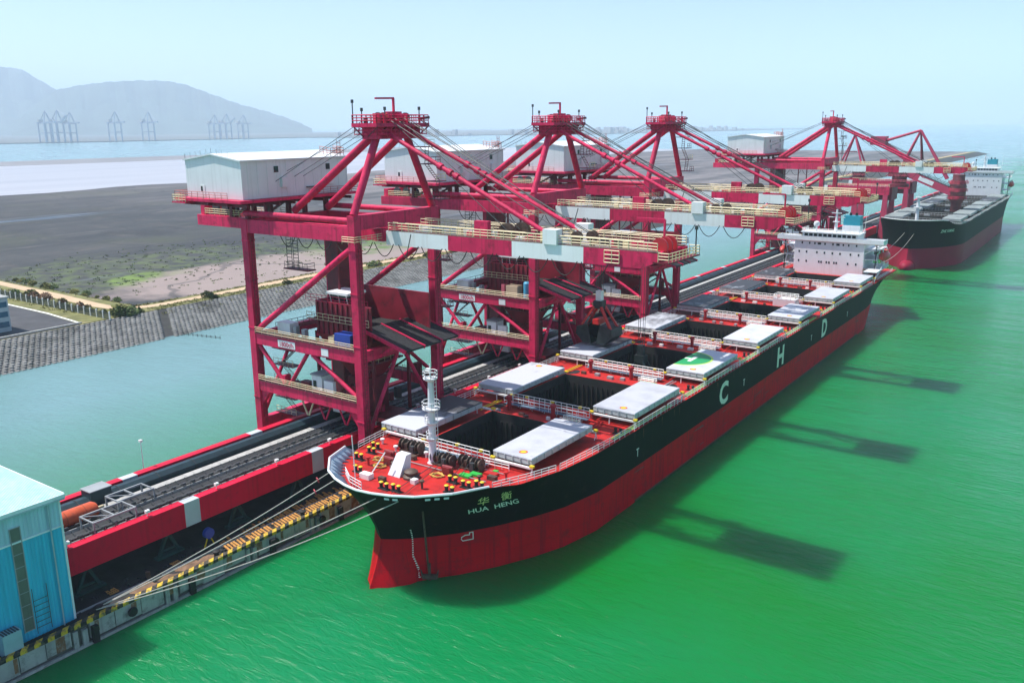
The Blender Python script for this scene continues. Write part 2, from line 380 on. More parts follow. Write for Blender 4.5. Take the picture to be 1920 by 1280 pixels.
c = mixc(math_('MULTIPLY', blob(-235, 255, 30, 60, 0.6, 0.03), ramp(noise(0.12, 6), 0.40, 0.58)), c, (0.10, 0.155, 0.04))
creek = N.new('ShaderNodeTexVoronoi'); creek.feature = 'DISTANCE_TO_EDGE'; creek.inputs['Scale'].default_value = 0.012
warp_ = N.new('ShaderNodeVectorMath'); warp_.operation = 'MULTIPLY_ADD'; nz = N.new('ShaderNodeTexNoise'); nz.inputs['Scale'].default_value = 0.02; nz.inputs['Detail'].default_value = 5; L.new(geo.outputs['Position'], nz.inputs['Vector'])
L.new(nz.outputs[1], warp_.inputs[0]); warp_.inputs[1].default_value = (70, 70, 0); L.new(geo.outputs['Position'], warp_.inputs[2]); L.new(warp_.outputs[0], creek.inputs['Vector'])
c = mixc(ramp(creek.outputs[0], 0.022, 0.008, 0, 0.55), c, (0.020, 0.024, 0.026))
pool = ramp(noise(0.02, 6, mp.outputs[0]), 0.62, 0.70)
L.new(c, b.inputs["Base Color"])
rr = ramp(pool, 0, 1, 0.85, 0.35); L.new(rr, b.inputs["Roughness"])
bp = N.new("ShaderNodeBump"); bp.inputs["Strength"].default_value = 0.5; bp.inputs["Distance"].default_value = 0.5
L.new(noise(0.35, 6), bp.inputs["Height"]); L.new(bp.outputs[0], b.inputs["Normal"])
m = M(); ys = list(range(-700, 1900, 40))
edge = [-752 + 16 * math.sin(y * 0.011) + 9 * math.sin(y * 0.037 + 1) - max(0, y - 300) * 0.02 for y in ys]
for i in range(len(ys) - 1):
    m.poly([(edge[i], ys[i], 0.35), (-176, ys[i], 0.35), (-176, ys[i + 1], 0.35), (edge[i + 1], ys[i + 1], 0.35)])
structure(m.obj("mudflat", mm))
pale, N, L, b = node_mat("silty_shallows")
geo = N.new("ShaderNodeNewGeometry"); mp = N.new("ShaderNodeMapping"); mp.inputs["Scale"].default_value = (0.02, 0.0015, 1); L.new(geo.outputs["Position"], mp.inputs[0])
cr = N.new("ShaderNodeValToRGB"); L.new(noise(1.0, 6, mp.outputs[0]), cr.inputs[0])
cr.color_ramp.elements[0].position = 0.35; cr.color_ramp.elements[0].color = (0.34, 0.33, 0.34, 1)
cr.color_ramp.elements[1].position = 0.7; cr.color_ramp.elements[1].color = (0.47, 0.45, 0.46, 1)
L.new(cr.outputs[0], b.inputs["Base Color"]); b.inputs["Roughness"].default_value = 0.3; b.inputs["IOR"].default_value = 1.33
m = M()
for i in range(len(ys) - 1): m.poly([(-1450, ys[i], 0.12), (edge[i] + 30, ys[i], 0.12), (edge[i + 1] + 30, ys[i + 1], 0.12), (-1450, ys[i + 1], 0.12)])
structure(m.obj("shallow_water", pale))
bank_m = mat("grey_sandbank", (0.20, 0.20, 0.21), 0.85, var=0.15, scale=0.01)
m = M()
for i in range(len(ys) - 1):
    a0 = -1620 + 22 * math.sin(ys[i] * 0.006); a1 = -1620 + 22 * math.sin(ys[i + 1] * 0.006)
    e0 = -1418 + 14 * math.sin(ys[i] * 0.009); e1 = -1418 + 14 * math.sin(ys[i + 1] * 0.009)
    m.poly([(a0, ys[i], 0.25), (a0 + 40, ys[i], 0.8), (a1 + 40, ys[i + 1], 0.8), (a1, ys[i + 1], 0.25)])
    m.poly([(a0 + 40, ys[i], 0.8), (e0, ys[i], 0.25), (e1, ys[i + 1], 0.25), (a1 + 40, ys[i + 1], 0.8)])
structure(m.obj("sandbank", bank_m))

# ---- embankment: grassy crest, yard, dirt track, stone-block revetment
grass_m = mat("dry_grass_ground", (0.15, 0.15, 0.045), 0.9, var=0.35, scale=0.25, dirt=((0.30, 0.24, 0.12), 0.35, 0.15), bump=0.6, bscale=1.5)
sand_m = mat("dirt_track_sand", (0.52, 0.38, 0.24), 0.9, var=0.12, scale=0.3, dirt=((0.38, 0.28, 0.17), 0.2, 0.5))
tar_m = mat("yard_asphalt", (0.055, 0.056, 0.062), 0.85, var=0.2, scale=0.2, dirt=((0.10, 0.10, 0.10), 0.2, 0.4))
slope_m = mat("dark_revetment_bed", (0.035, 0.035, 0.034), 0.9, var=0.3, scale=0.5, dirt=((0.06, 0.075, 0.03), 0.3, 0.2))
block_m = mat("weathered_revetment_block", (0.20, 0.20, 0.19), 0.9, var=0.3, scale=0.35, dirt=((0.055, 0.055, 0.05), 0.42, 0.12))
m = M()
m.poly([(-900, -500, 4), (-166.5, -500, 4), (-166.5, 66, 4), (-900, 66, 4)])
m.poly([(-177.5, 66, 4), (-166.5, 66, 4), (-166.5, 1750, 4), (-177.5, 1750, 4)])
m.poly([(-900, 66, 4), (-177.5, 66, 4), (-181, 70, 0.3), (-900, 70, 0.3)])
m.poly([(-177.5, 66, 4), (-177.5, 1750, 4), (-181, 1750, 0.3), (-181, 70, 0.3)])
structure(m.obj("embankment", grass_m, smooth=False))
m = M(); m.poly([(-400, -500, 4.012), (-166.8, -500, 4.012), (-166.8, 42, 4.012), (-190, 44, 4.012), (-400, 46, 4.012)])
structure(m.obj("yard_pavement", tar_m))
m = M(); m.box(-168.4, -167.6, -500, 43, 3.6, 4.35); structure(m.obj("yard_kerb", concrete))
m = M(); m.poly([(-400, 46.3, 4.016), (-190, 44.3, 4.016), (-190, 45.1, 4.016), (-400, 47.1, 4.016)]).poly([(-190, 44.3, 4.016), (-168.6, 42.5, 4.016), (-168.6, 43.2, 4.016), (-190, 45.1, 4.016)])
structure(m.obj("yard_edge_line", letter_white))
track = [(-420, 69), (-330, 64.5), (-259, 63), (-219, 61.5), (-190, 59.8), (-181, 60.5), (-175.2, 64.5), (-173, 70), (-172.8, 93), (-173.6, 116), (-174.4, 158), (-173.4, 195), (-173, 300), (-173, 700), (-173, 1700)]
m = M(); tw = 2.1
L_, R_ = [], []
for i, p in enumerate(track):
    a = Vector((*track[max(0, i - 1)], 0)); c = Vector((*track[min(len(track) - 1, i + 1)], 0)); d = (c - a).normalized(); n = Vector((-d.y, d.x, 0)) * tw * (1 + 0.12 * math.sin(i * 2.3))
    q = Vector((*p, 4.02)); L_.append(q + n); R_.append(q - n)
for i in range(len(track) - 1): m.poly([L_[i], R_[i], R_[i + 1], L_[i + 1]])
structure(m.obj("dirt_track", sand_m))

# revetment: sloping bed plus interlocking concrete blocks
bed = M().poly([(-166.5, -500, 3.9), (-145.2, -500, -0.4), (-145.2, 1750, -0.4), (-166.5, 1750, 3.9)])
rev = thing("revetment", "sloping stone block revetment along the far side of the channel", "revetment", (-146, 60, 0))
bed.obj("slope_bed", slope_m, rev)
def rz(x): return 3.9 + (x + 166.5) * (-4.3 / 21.3)
def block_shape(m, x, y, w):
    z = rz(x); dz = -4.3 / 21.3
    h = w * 0.5
    bq = [(x - h, y - h, z - dz * h), (x + h, y - h, z + dz * h), (x + h, y + h, z + dz * h), (x - h, y + h, z - dz * h)]
    g = h * 0.55
    tq = [(x - g + .12, y - g, z - dz * g + .5), (x + g + .12, y - g, z + dz * g + .5), (x + g + .12, y + g, z + dz * g + .5), (x - g + .12, y + g, z - dz * g + .5)]
    return m.hexa(bq, tq)
rows = []
r_ = random.Random(3)
for j in range(15):
    x = -165.0 + j * 1.36
    for k in range(260):
        y = -8 + k * 1.55 + (0.78 if j % 2 else 0)
        if abs((y - 62) * 0.8 - (x + 156) * -0.5) < 1.2: continue          # stair break in the facing
        rows.append((x, y))
rows.sort(key=lambda p: (p[0] - 74) ** 2 + (p[1] + 85) ** 2)
vis = [p for p in rows if p[1] > (p[0] + 146) * 0.5 + 8 + 0.0]
near = vis[:300]; ns = set(near); rest = [p for p in rows if p not in ns and p[1] < 330]
bm_ = block_shape(M(), 0, 0, 1.42)
me0 = None
for (x, y) in near:
    if me0 is None:
        m = M(); m.v = [(v[0], v[1], v[2] - rz(0)) for v in bm_.v]; m.f = bm_.f
        o = m.obj("block", block_m, None, smooth=False); me0 = o.data
    else:
        o = bpy.data.objects.new("block", me0); COL.objects.link(o)
    o.parent = rev; ORG[o] = ORG[rev]
    o.location = Vector((x + r_.uniform(-.08, .08), y + r_.uniform(-.08, .08), rz(x) + r_.uniform(-.06, .04))) - ORG[rev]
    o.rotation_euler = (r_.uniform(-.06, .06), r_.uniform(-.06, .06), r_.uniform(-.08, .08))
m = M()
for (x, y) in rest: block_shape(m, x + r_.uniform(-.08, .08), y + r_.uniform(-.08, .08), 1.42 * r_.uniform(.92, 1.06))
m.obj("block_field", block_m, rev, smooth=False, kind="stuff")

# ---- vegetation on the embankment
leaf_a = mat("shrub_leaf_green", (0.075, 0.115, 0.022), 0.8, var=0.45, scale=0.6)
leaf_b = mat("shrub_leaf_olive", (0.15, 0.15, 0.03), 0.8, var=0.4, scale=0.6)
leaf_c = mat("shrub_leaf_brown", (0.15, 0.08, 0.04), 0.8, var=0.4, scale=0.6)
stem_m = mat("shrub_stem", (0.10, 0.07, 0.04), 0.9, var=0.2)
def leaves(m, c, rx, ry, rzz, n, size, rnd):
    for _ in range(n):
        while True:
            p = Vector((rnd.uniform(-1, 1), rnd.uniform(-1, 1), rnd.uniform(0, 1)))
            if p.length < 1.0 and p.length > 0.25: break
        q = Vector((c[0] + p.x * rx, c[1] + p.y * ry, c[2] + p.z * rzz))
        a = Vector((rnd.gauss(0, 1), rnd.gauss(0, 1), rnd.gauss(0, 1))).normalized(); bb = a.orthogonal().normalized()
        s = size * rnd.uniform(.6, 1.4)
        m.poly([q - a * s, q + bb * s * .6, q + a * s, q - bb * s * .6])
shrub_meshes = []
for k, lm in enumerate((leaf_a, leaf_b, leaf_c)):
    rnd = random.Random(20 + k); mf = M(); leaves(mf, (0, 0, .1), 1.0, 1.0, 1.15, 190, .2, rnd)
    for _ in range(4): leaves(mf, (rnd.uniform(-.8, .8), rnd.uniform(-.8, .8), 0.05), .5, .5, .7, 40, .16, rnd)
    o = mf.obj("foliage", lm, smooth=False); ms = M()
    for i in range(4): ms.tube((0, 0, -.1), (rnd.uniform(-.5, .5), rnd.uniform(-.5, .5), .8), .05, 4, .02)
    t = ms.obj("stem", stem_m)
    shrub_meshes.append((o.data, t.data)); bpy.data.objects.remove(o); bpy.data.objects.remove(t)
kind_label = ["dark green shrub on the bank beside the dirt track", "olive yellow shrub on the bank beside the dirt track", "brown withered shrub on the bank beside the dirt track"]
def shrub(x, y, z, s, k):
    e = thing("shrub", kind_label[k], "shrub", (x, y, z), ["green bank shrubs", "olive bank shrubs", "brown bank shrubs"][k])
    e.scale = (s * 1.15, s * 1.15, s); e.rotation_euler = (0, 0, r_.uniform(0, 6))
    for nm, me in zip(("foliage", "stem"), shrub_meshes[k]):
        o = bpy.data.objects.new(nm, me); COL.objects.link(o); o.parent = e
for _ in range(34):
    y = r_.uniform(76, 330); shrub(r_.uniform(-171.0, -166.8), y, 3.95, r_.uniform(.8, 1.9), r_.choice((0, 0, 0, 1, 2)))
for _ in range(22):
    x = r_.uniform(-262, -182); shrub(x, 65.6 + (-x - 182) * .045 + r_.uniform(0, 3), 3.3, r_.uniform(.7, 1.5), r_.choice((0, 1, 1)))
for _ in range(22):
    x = r_.uniform(-255, -168); shrub(x, r_.uniform(52.6, 57.2), 4.0, r_.uniform(.8, 1.9), r_.choice((0, 1, 1, 2)))
for p in ((-167.5, 55, 2.4, 0), (-170.5, 56.5, 2.6, 1), (-166.4, 57.5, 2.2, 0), (-168.6, 60, 1.9, 0)): shrub(p[0], p[1], 3.9, p[2], p[3])
m = M(); rnd = random.Random(5)
for _ in range(1100):
    y = 64 + abs(rnd.gauss(0, 1)) * 140; x = rnd.choice((rnd.uniform(-177.5, -175.6), rnd.uniform(-170.6, -166.8), rnd.uniform(-170, -160)))
    z = 3.95 if x < -166.5 else rz(x) + .2
    if x > -166.5 and rnd.random() < .5: continue
    leaves(m, (x, y, z), .7, .9, .55, 9, .22, rnd)
for _ in range(420):
    x = rnd.uniform(-262, -180); y = rnd.choice((rnd.uniform(65.5, 70), rnd.uniform(48, 57.5))); z = 4 if y < 66 else 4 - (y - 66) * .9
    leaves(m, (x, y, z), .8, .8, .5, 9, .22, rnd)
m.obj("bank_grass", leaf_b, smooth=False, kind="stuff")
m = M()
for _ in range(520):
    a = rnd.uniform(0, 6.283); q = math.sqrt(rnd.random()); x = -262 + math.cos(a) * 60 * q + rnd.gauss(0, 6); y = 150 + math.sin(a) * 95 * q
    if x > -184: continue
    leaves(m, (x, y, .3), rnd.uniform(.4, 1.3), rnd.uniform(.4, 1.3), rnd.uniform(.25, .6), 8, .28, rnd)
m.obj("marsh_tufts", leaf_a, smooth=False, kind="stuff")

# ---- fence on the yard's edge and the office at the left border
fn = thing("yard_fence", "pale post fence with dark mesh panels between yard and dirt track", "fence", (-205, 50, 4))
fpts = [(-262 + i * 3.46, 50.6 - .02 * i, 4.0) for i in range(29)]
for p in fpts: M().box(p[0] - .16, p[0] + .16, p[1] - .16, p[1] + .16, 3.9, 6.5).obj("post", rail_white, fn)
mesh_m = mat("dark_fence_mesh", (0.05, 0.07, 0.055), 0.7, var=0.2)
for p, q in zip(fpts[:-1], fpts[1:]):
    m = M()
    for i in range(1, 12):
        x = lerp(p[0], q[0], i / 12); y = lerp(p[1], q[1], i / 12); m.box(x - .05, x + .05, y - .03, y + .03, 4.15, 6.1)
    for z in (4.2, 5.1, 6.05): m.beam((p[0] + .17, p[1], z), (q[0] - .17, q[1], z), .07, .09)
    m.obj("panel", mesh_m, fn)
of = thing("yard_office", "grey yard office with blue window bands at the left border", "building", (-183, 17, 4))
M().box(-192, -175, 4, 27, 4, 13.2).obj("wall", mat("pale_grey_render", (0.42, 0.50, 0.52), .7, var=.08), of)
M().box(-192.4, -174.6, 3.6, 27.4, 13.2, 13.7).obj("roof", concrete, of)
for z in (5.3, 8.1, 10.8):
    for i in range(5):
        y = 6.2 + i * 4.2; M().box(-175.02, -174.94, y, y + 3.6, z, z + 1.5).obj("window", mat("blue_window_glass", (0.02, 0.10, 0.17), .1), of)
    for i in range(3):
        x = -190.5 + i * 5.2; M().box(x, x + 4.2, 26.96, 27.03, z, z + 1.5).obj("window", MATS["blue_window_glass"], of)
# floating fish-trap stakes in the channel
st = thing("stake_net", "row of thin dark stakes with a net standing in the channel", "fish stakes", (-141, 60, 0))
for i in range(9): M().tube((-145 + i * 1.6, 60.4 + i * .35, -.6), (-145 + i * 1.6, 60.4 + i * .35, .75), .09, 5).obj("stake", dark_steel, st)
m = M(); 
for z in (.2, .5): m.tube((-145, 60.4, z), (-132.2, 63.2, z), .05, 4)
m.obj("net_rope", dark_green, st)

# ---- far shore: hills, low town, quay cranes in the haze
hill_m = mat("far_forest_hill", (0.045, 0.075, 0.05), 0.9, var=0.3, scale=0.004)
def px_dir(u, v):
    d = cam.matrix_world.to_3x3() @ Vector(((u - 960) / 1632.15, (640 - v) / 1632.15, -1)); return d
def ridge(sil, dist, name, back=1500, front=900):
    dist = float(dist)
    """Mountain ridge: crest heights at given bearings, slopes falling to the shore in front and behind."""
    m = M(); prof = []
    us = np.linspace(sil[0][0], sil[-1][0], 150); rnd = random.Random(9)
    base = Vector((cam.matrix_world.translation.x, cam.matrix_world.translation.y, 0))
    colz = []
    for u in us:
        v = interp(u, sil) + .6 * math.sin(u * .21) + .4 * math.sin(u * .53 + 1); d = px_dir(u, v); h2 = math.hypot(d.x, d.y); z = max(2, 58.2 + d.z / h2 * dist)
        n = Vector((d.x / h2, d.y / h2, 0)); col = []
        for k, (q, f) in enumerate(((-front, 0), (-front * .7, .22), (-front * .4, .52), (-front * .18, .8), (0, 1), (back * .3, .75), (back * .65, .35), (back, 0))):
            wob = (1 + .10 * math.sin(u * .05 + k * 1.7) + .05 * math.sin(u * .13 + k)) if 0 < k < 4 else 1
            p = base + n * (dist + q); col.append((p.x, p.y, max(0.4, z * f * wob) if f > 0 else 0.3))
        colz.append(col)
    for a, c in zip(colz[:-1], colz[1:]):
        for k in range(7): m.poly([a[k], c[k], c[k + 1], a[k + 1]])
    return structure(m.obj(name, hill_m))
ridge([(-420, 235), (-300, 190), (-150, 130), (-40, 118), (0, 125), (40, 130), (70, 148), (105, 168), (140, 180), (200, 205), (260, 240)], 12600, "hill", 2600, 1900)
ridge([(20, 240), (60, 200), (105, 169), (150, 160), (200, 154), (260, 151), (310, 152), (345, 158), (400, 178), (450, 196), (500, 209), (540, 222), (565, 232), (585, 241)], 10600, "hill", 2400, 1700)
flat_m = mat("far_shore_land", (0.11, 0.12, 0.11), 0.9, var=0.2, scale=0.003)
m = M(); m.box(-9000, -3700, -3000, 3300, -.4, 3.5); m.box(-9000, -3150, 3300, 4300, -.4, 3.5); m.box(-7000, -2600, 4300, 9000, -.4, 3.0)
structure(m.obj("far_shore", flat_m, smooth=False))
town_m = mat("far_town_wall", (0.45, 0.45, 0.45), 0.8, var=0.2, scale=0.01)
tw_ = random.Random(12); m = M()
for _ in range(150):
    y = tw_.uniform(3350, 7500); x = -3200 - tw_.random() * 500 if y < 4300 else -2680 - tw_.random() * 500
    w = tw_.uniform(14, 40); m.box(x - w / 2, x + w / 2, y - w / 2, y + w / 2, 3, tw_.uniform(10, 42))
m.obj("far_town", town_m, smooth=False, kind="stuff")
fc = mat("far_crane_haze_tint", (0.33, 0.38, 0.47), 0.6)  # pale grey-blue: haze fade put into the cranes' colour
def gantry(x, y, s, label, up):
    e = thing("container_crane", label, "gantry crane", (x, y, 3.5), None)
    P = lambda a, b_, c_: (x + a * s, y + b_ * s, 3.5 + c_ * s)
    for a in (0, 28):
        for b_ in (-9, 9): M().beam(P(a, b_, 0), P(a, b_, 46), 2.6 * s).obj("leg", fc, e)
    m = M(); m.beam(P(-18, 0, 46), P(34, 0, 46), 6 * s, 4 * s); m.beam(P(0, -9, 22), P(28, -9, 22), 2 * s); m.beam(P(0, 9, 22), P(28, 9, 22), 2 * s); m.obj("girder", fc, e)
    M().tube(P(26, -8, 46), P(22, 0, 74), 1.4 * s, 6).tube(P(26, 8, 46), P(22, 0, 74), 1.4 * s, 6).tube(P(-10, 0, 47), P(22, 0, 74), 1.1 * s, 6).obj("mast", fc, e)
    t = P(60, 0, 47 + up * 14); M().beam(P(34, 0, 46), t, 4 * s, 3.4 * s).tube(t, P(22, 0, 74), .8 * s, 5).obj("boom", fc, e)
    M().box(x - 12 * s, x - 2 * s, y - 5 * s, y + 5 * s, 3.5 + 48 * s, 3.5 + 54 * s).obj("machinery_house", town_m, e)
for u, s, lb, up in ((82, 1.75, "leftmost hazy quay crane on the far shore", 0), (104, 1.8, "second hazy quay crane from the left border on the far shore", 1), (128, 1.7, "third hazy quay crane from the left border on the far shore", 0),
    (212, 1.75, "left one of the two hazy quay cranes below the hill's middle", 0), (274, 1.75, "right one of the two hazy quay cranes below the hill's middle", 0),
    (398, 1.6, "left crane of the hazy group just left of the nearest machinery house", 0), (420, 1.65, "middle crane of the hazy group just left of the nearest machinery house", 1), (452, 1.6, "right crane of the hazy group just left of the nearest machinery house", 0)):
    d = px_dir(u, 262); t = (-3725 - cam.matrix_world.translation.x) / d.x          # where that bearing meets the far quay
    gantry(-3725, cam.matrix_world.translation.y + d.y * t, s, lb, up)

# ---- the hazy air
hz = bpy.data.materials.new("sea_haze"); hz.use_nodes = True
for n in list(hz.node_tree.nodes):
    if n.type != 'OUTPUT_MATERIAL': hz.node_tree.nodes.remove(n)
pv = hz.node_tree.nodes.new("ShaderNodeVolumePrincipled")
pv.inputs["Color"].default_value = (0.74, 0.87, 1.0, 1); pv.inputs["Density"].default_value = 0.000115; pv.inputs["Anisotropy"].default_value = 0.0
hz.node_tree.links.new(pv.outputs[0], [n for n in hz.node_tree.nodes if n.type == 'OUTPUT_MATERIAL'][0].inputs["Volume"])
HZ = 24500
o = M().box(-HZ, HZ, -HZ, HZ, -1.6, 900).obj("haze", hz, smooth=False); o["kind"] = "stuff"

# ================================================================== SHIPS
LOW = [(-10.6, 0), (-9.7, 1.5), (-8.4, 3.1), (-6.8, 4.7), (-3.6, 7.4), (1.0, 10.3), (6, 12.8), (11, 14.7), (18, 16.0), (28, 16.13)]
TOP = [(-14.6, 0), (-14.3, 2.3), (-13.5, 4.9), (-12.1, 7.6), (-8.8, 10.9), (-4.0, 12.9), (1, 14.1), (9, 15.3), (18, 15.95), (28, 16.13)]
SLOW = [(165, 16.13), (174, 15.95), (183, 15.3), (191, 13.6), (198, 10.4), (204, 5.6), (207.5, 1.2), (208, 0)]
STOP = [(165, 16.13), (178, 16.13), (189, 16.05), (198, 15.8), (205, 15.3), (210, 14.4), (211.2, 13.6), (211.4, 0)]
class Ship:
    def __init__(s, cx, y0, length, T, D, fc, half=16.13):
        s.cx, s.y0, s.T, s.D, s.fc = cx, y0, T, D, fc
        dy = length - 226.0; k = half / 16.13
        mid = [165 + dy if i == 99 else y for i, y in enumerate(range(40, int(165 + dy) - 8, 12))]
        f = lambda pts, o: [(y + o, h * k) for y, h in pts]
        s.low = f(LOW, 0) + [(y, half) for y in mid] + f(SLOW, dy)
        s.top = f(TOP, 0) + [(y, half) for y in mid] + f(STOP, dy)
        s.n = len(s.low); s.nb = len(LOW); s.half = half; s.dy = dy
    def rim(s, i):                                   # height of the shell's upper edge at station i
        y = s.top[i][0]; return s.D + 0.06 + s.fc * interp(y, [(-4.5, 1.0), (-3.2, 0.62), (1, 0.38), (9, 0.12), (18, 0), (999, 0)])
    def pt(s, i, f, side=1):                         # shell point at (float) station i, height fraction f above the paint line
        a = int(min(i, s.n - 2)); t = i - a
        lo = (lerp(s.low[a][0], s.low[a + 1][0], t), lerp(s.low[a][1], s.low[a + 1][1], t)); tp = (lerp(s.top[a][0], s.top[a + 1][0], t), lerp(s.top[a][1], s.top[a + 1][1], t))
        rim = lerp(s.rim(a), s.rim(a + 1), t)
        if f >= 0:
            w = min(1.0, f) ** 1.35; y = lerp(lo[0], tp[0], w); h = lerp(lo[1], tp[1], w); z = s.T + f * (rim - s.T)
        else:                                        # f from 0 to -1: paint line down to just under water
            z = s.T + f * (s.T + 0.8); y, h = lo; q = -f
            y -= 3.0 * q ** 1.4 * max(0, 1 - i / 3.2); h += 0.5 * q * (1 if 0.5 < i < 2.5 else 0)
            if i > s.n - 7: u = (i - (s.n - 7)) / 6; y -= 4 * q * u; h *= 1 - 0.35 * q * u
        return Vector((s.cx + side * h, s.y0 + y, z))
    def deck_h(s, y):                                # deck half width at ship-local y
        w = 0.80 if y < 20 else 1
        pts = [(lerp(l[0], t[0], w), lerp(l[1], t[1], w)) for l, t in zip(s.low, s.top)]
        return interp(y, pts)
    def deck_z(s, y): return s.D + interp(y, [(-4, s.fc * 0.45), (9, 0), (999, 0)])
    def shell(s, name, material, fr, parent):
        m = M()
        for side in (1, -1):
            sub = 2
            idx = [k / sub for k in range((s.n - 1) * sub + 1)]
            base = len(m.v)
            for i in idx:
                for f in fr: m.v.append(tuple(s.pt(i, f, side)))
            w = len(fr)
            for a in range(len(idx) - 1):
                for q in range(w - 1):
                    v = (base + a * w + q, base + (a + 1) * w + q, base + (a + 1) * w + q + 1, base + a * w + q + 1)
                    m.f.append(v if side == 1 else v[::-1])
        return m.obj(name, material, parent)
    def on_hull(s, verts, faces, i0, z0, out=0.05):
        """Lay flat lettering on the port side of the shell: u runs aft along the hull, v is height."""
        zc = z0; st = []; acc = 0; prev = None; k = i0
        f_of = lambda i, z: (z - s.T) / (lerp(s.rim(int(i)), s.rim(int(i) + 1), i - int(i)) - s.T) if z >= s.T else (z - s.T) / (s.T + 0.8)
        while k < s.n - 2:
            p = s.pt(k, f_of(k, zc)); q = Vector((p.x, p.y, 0))
            if prev is not None: acc += (q - prev).length
            st.append((acc, k)); prev = q; k += 0.05
            if acc > 60: break
        m = M(); nv = []
        for (u, v, _) in verts:
            i = interp(u, st); z = z0 + v; p = s.pt(i, f_of(i, z)); a = s.pt(i + .02, f_of(i, z)); d = a - p
            n = Vector((d.y, -d.x, 0)).normalized(); n = n if n.x > 0 else -n
            nv.append(tuple(p + n * out + Vector((0, 0, -out * .2))))
        m.v = nv; m.f = faces
        return m

def winch(m, c, L=3.0, r=.75):
    x, y, z = c
    m.box(x - L / 2, x + L / 2, y - .7, y + .7, z, z + .25)
    for k, q in enumerate((-.42, 0.02, .42)):
        cx = x + q * L
        m.lathe((cx - .35, y, z + r + .15), [(r * .98, 0), (r * .98, .07), (r * .55, .08), (r * .6, .35), (r * .55, .62), (r * .98, .63), (r * .98, .7)], 12, 'x')
    m.box(x - .3 * L, x - .16 * L, y - .5, y + .5, z, z + 1.25)
    m.tube((x - L / 2 - .3, y, z + r + .15), (x + L / 2 + .3, y, z + r + .15), .14, 6)

def bollard(e, x, y, z, s=1.0, cap=None):
    for d in (-.55, .55):
        o = M().lathe((x + d * s, y, z), [(.30 * s, 0), (.27 * s, .1), (.27 * s, .8 * s), (.34 * s, .86 * s), (.34 * s, 1.0 * s)], 10).obj("bollard", black_mat, e)
        M().lathe((x + d * s, y, z + 1.0 * s), [(.34 * s, 0.003), (.36 * s, .06), (.2 * s, .16)], 10).obj("cap", cap or yellow, o)
    M().box(x - 1.0 * s, x + 1.0 * s, y - .4 * s, y + .4 * s, z, z + .12).obj("bollard_base", black_mat, e)

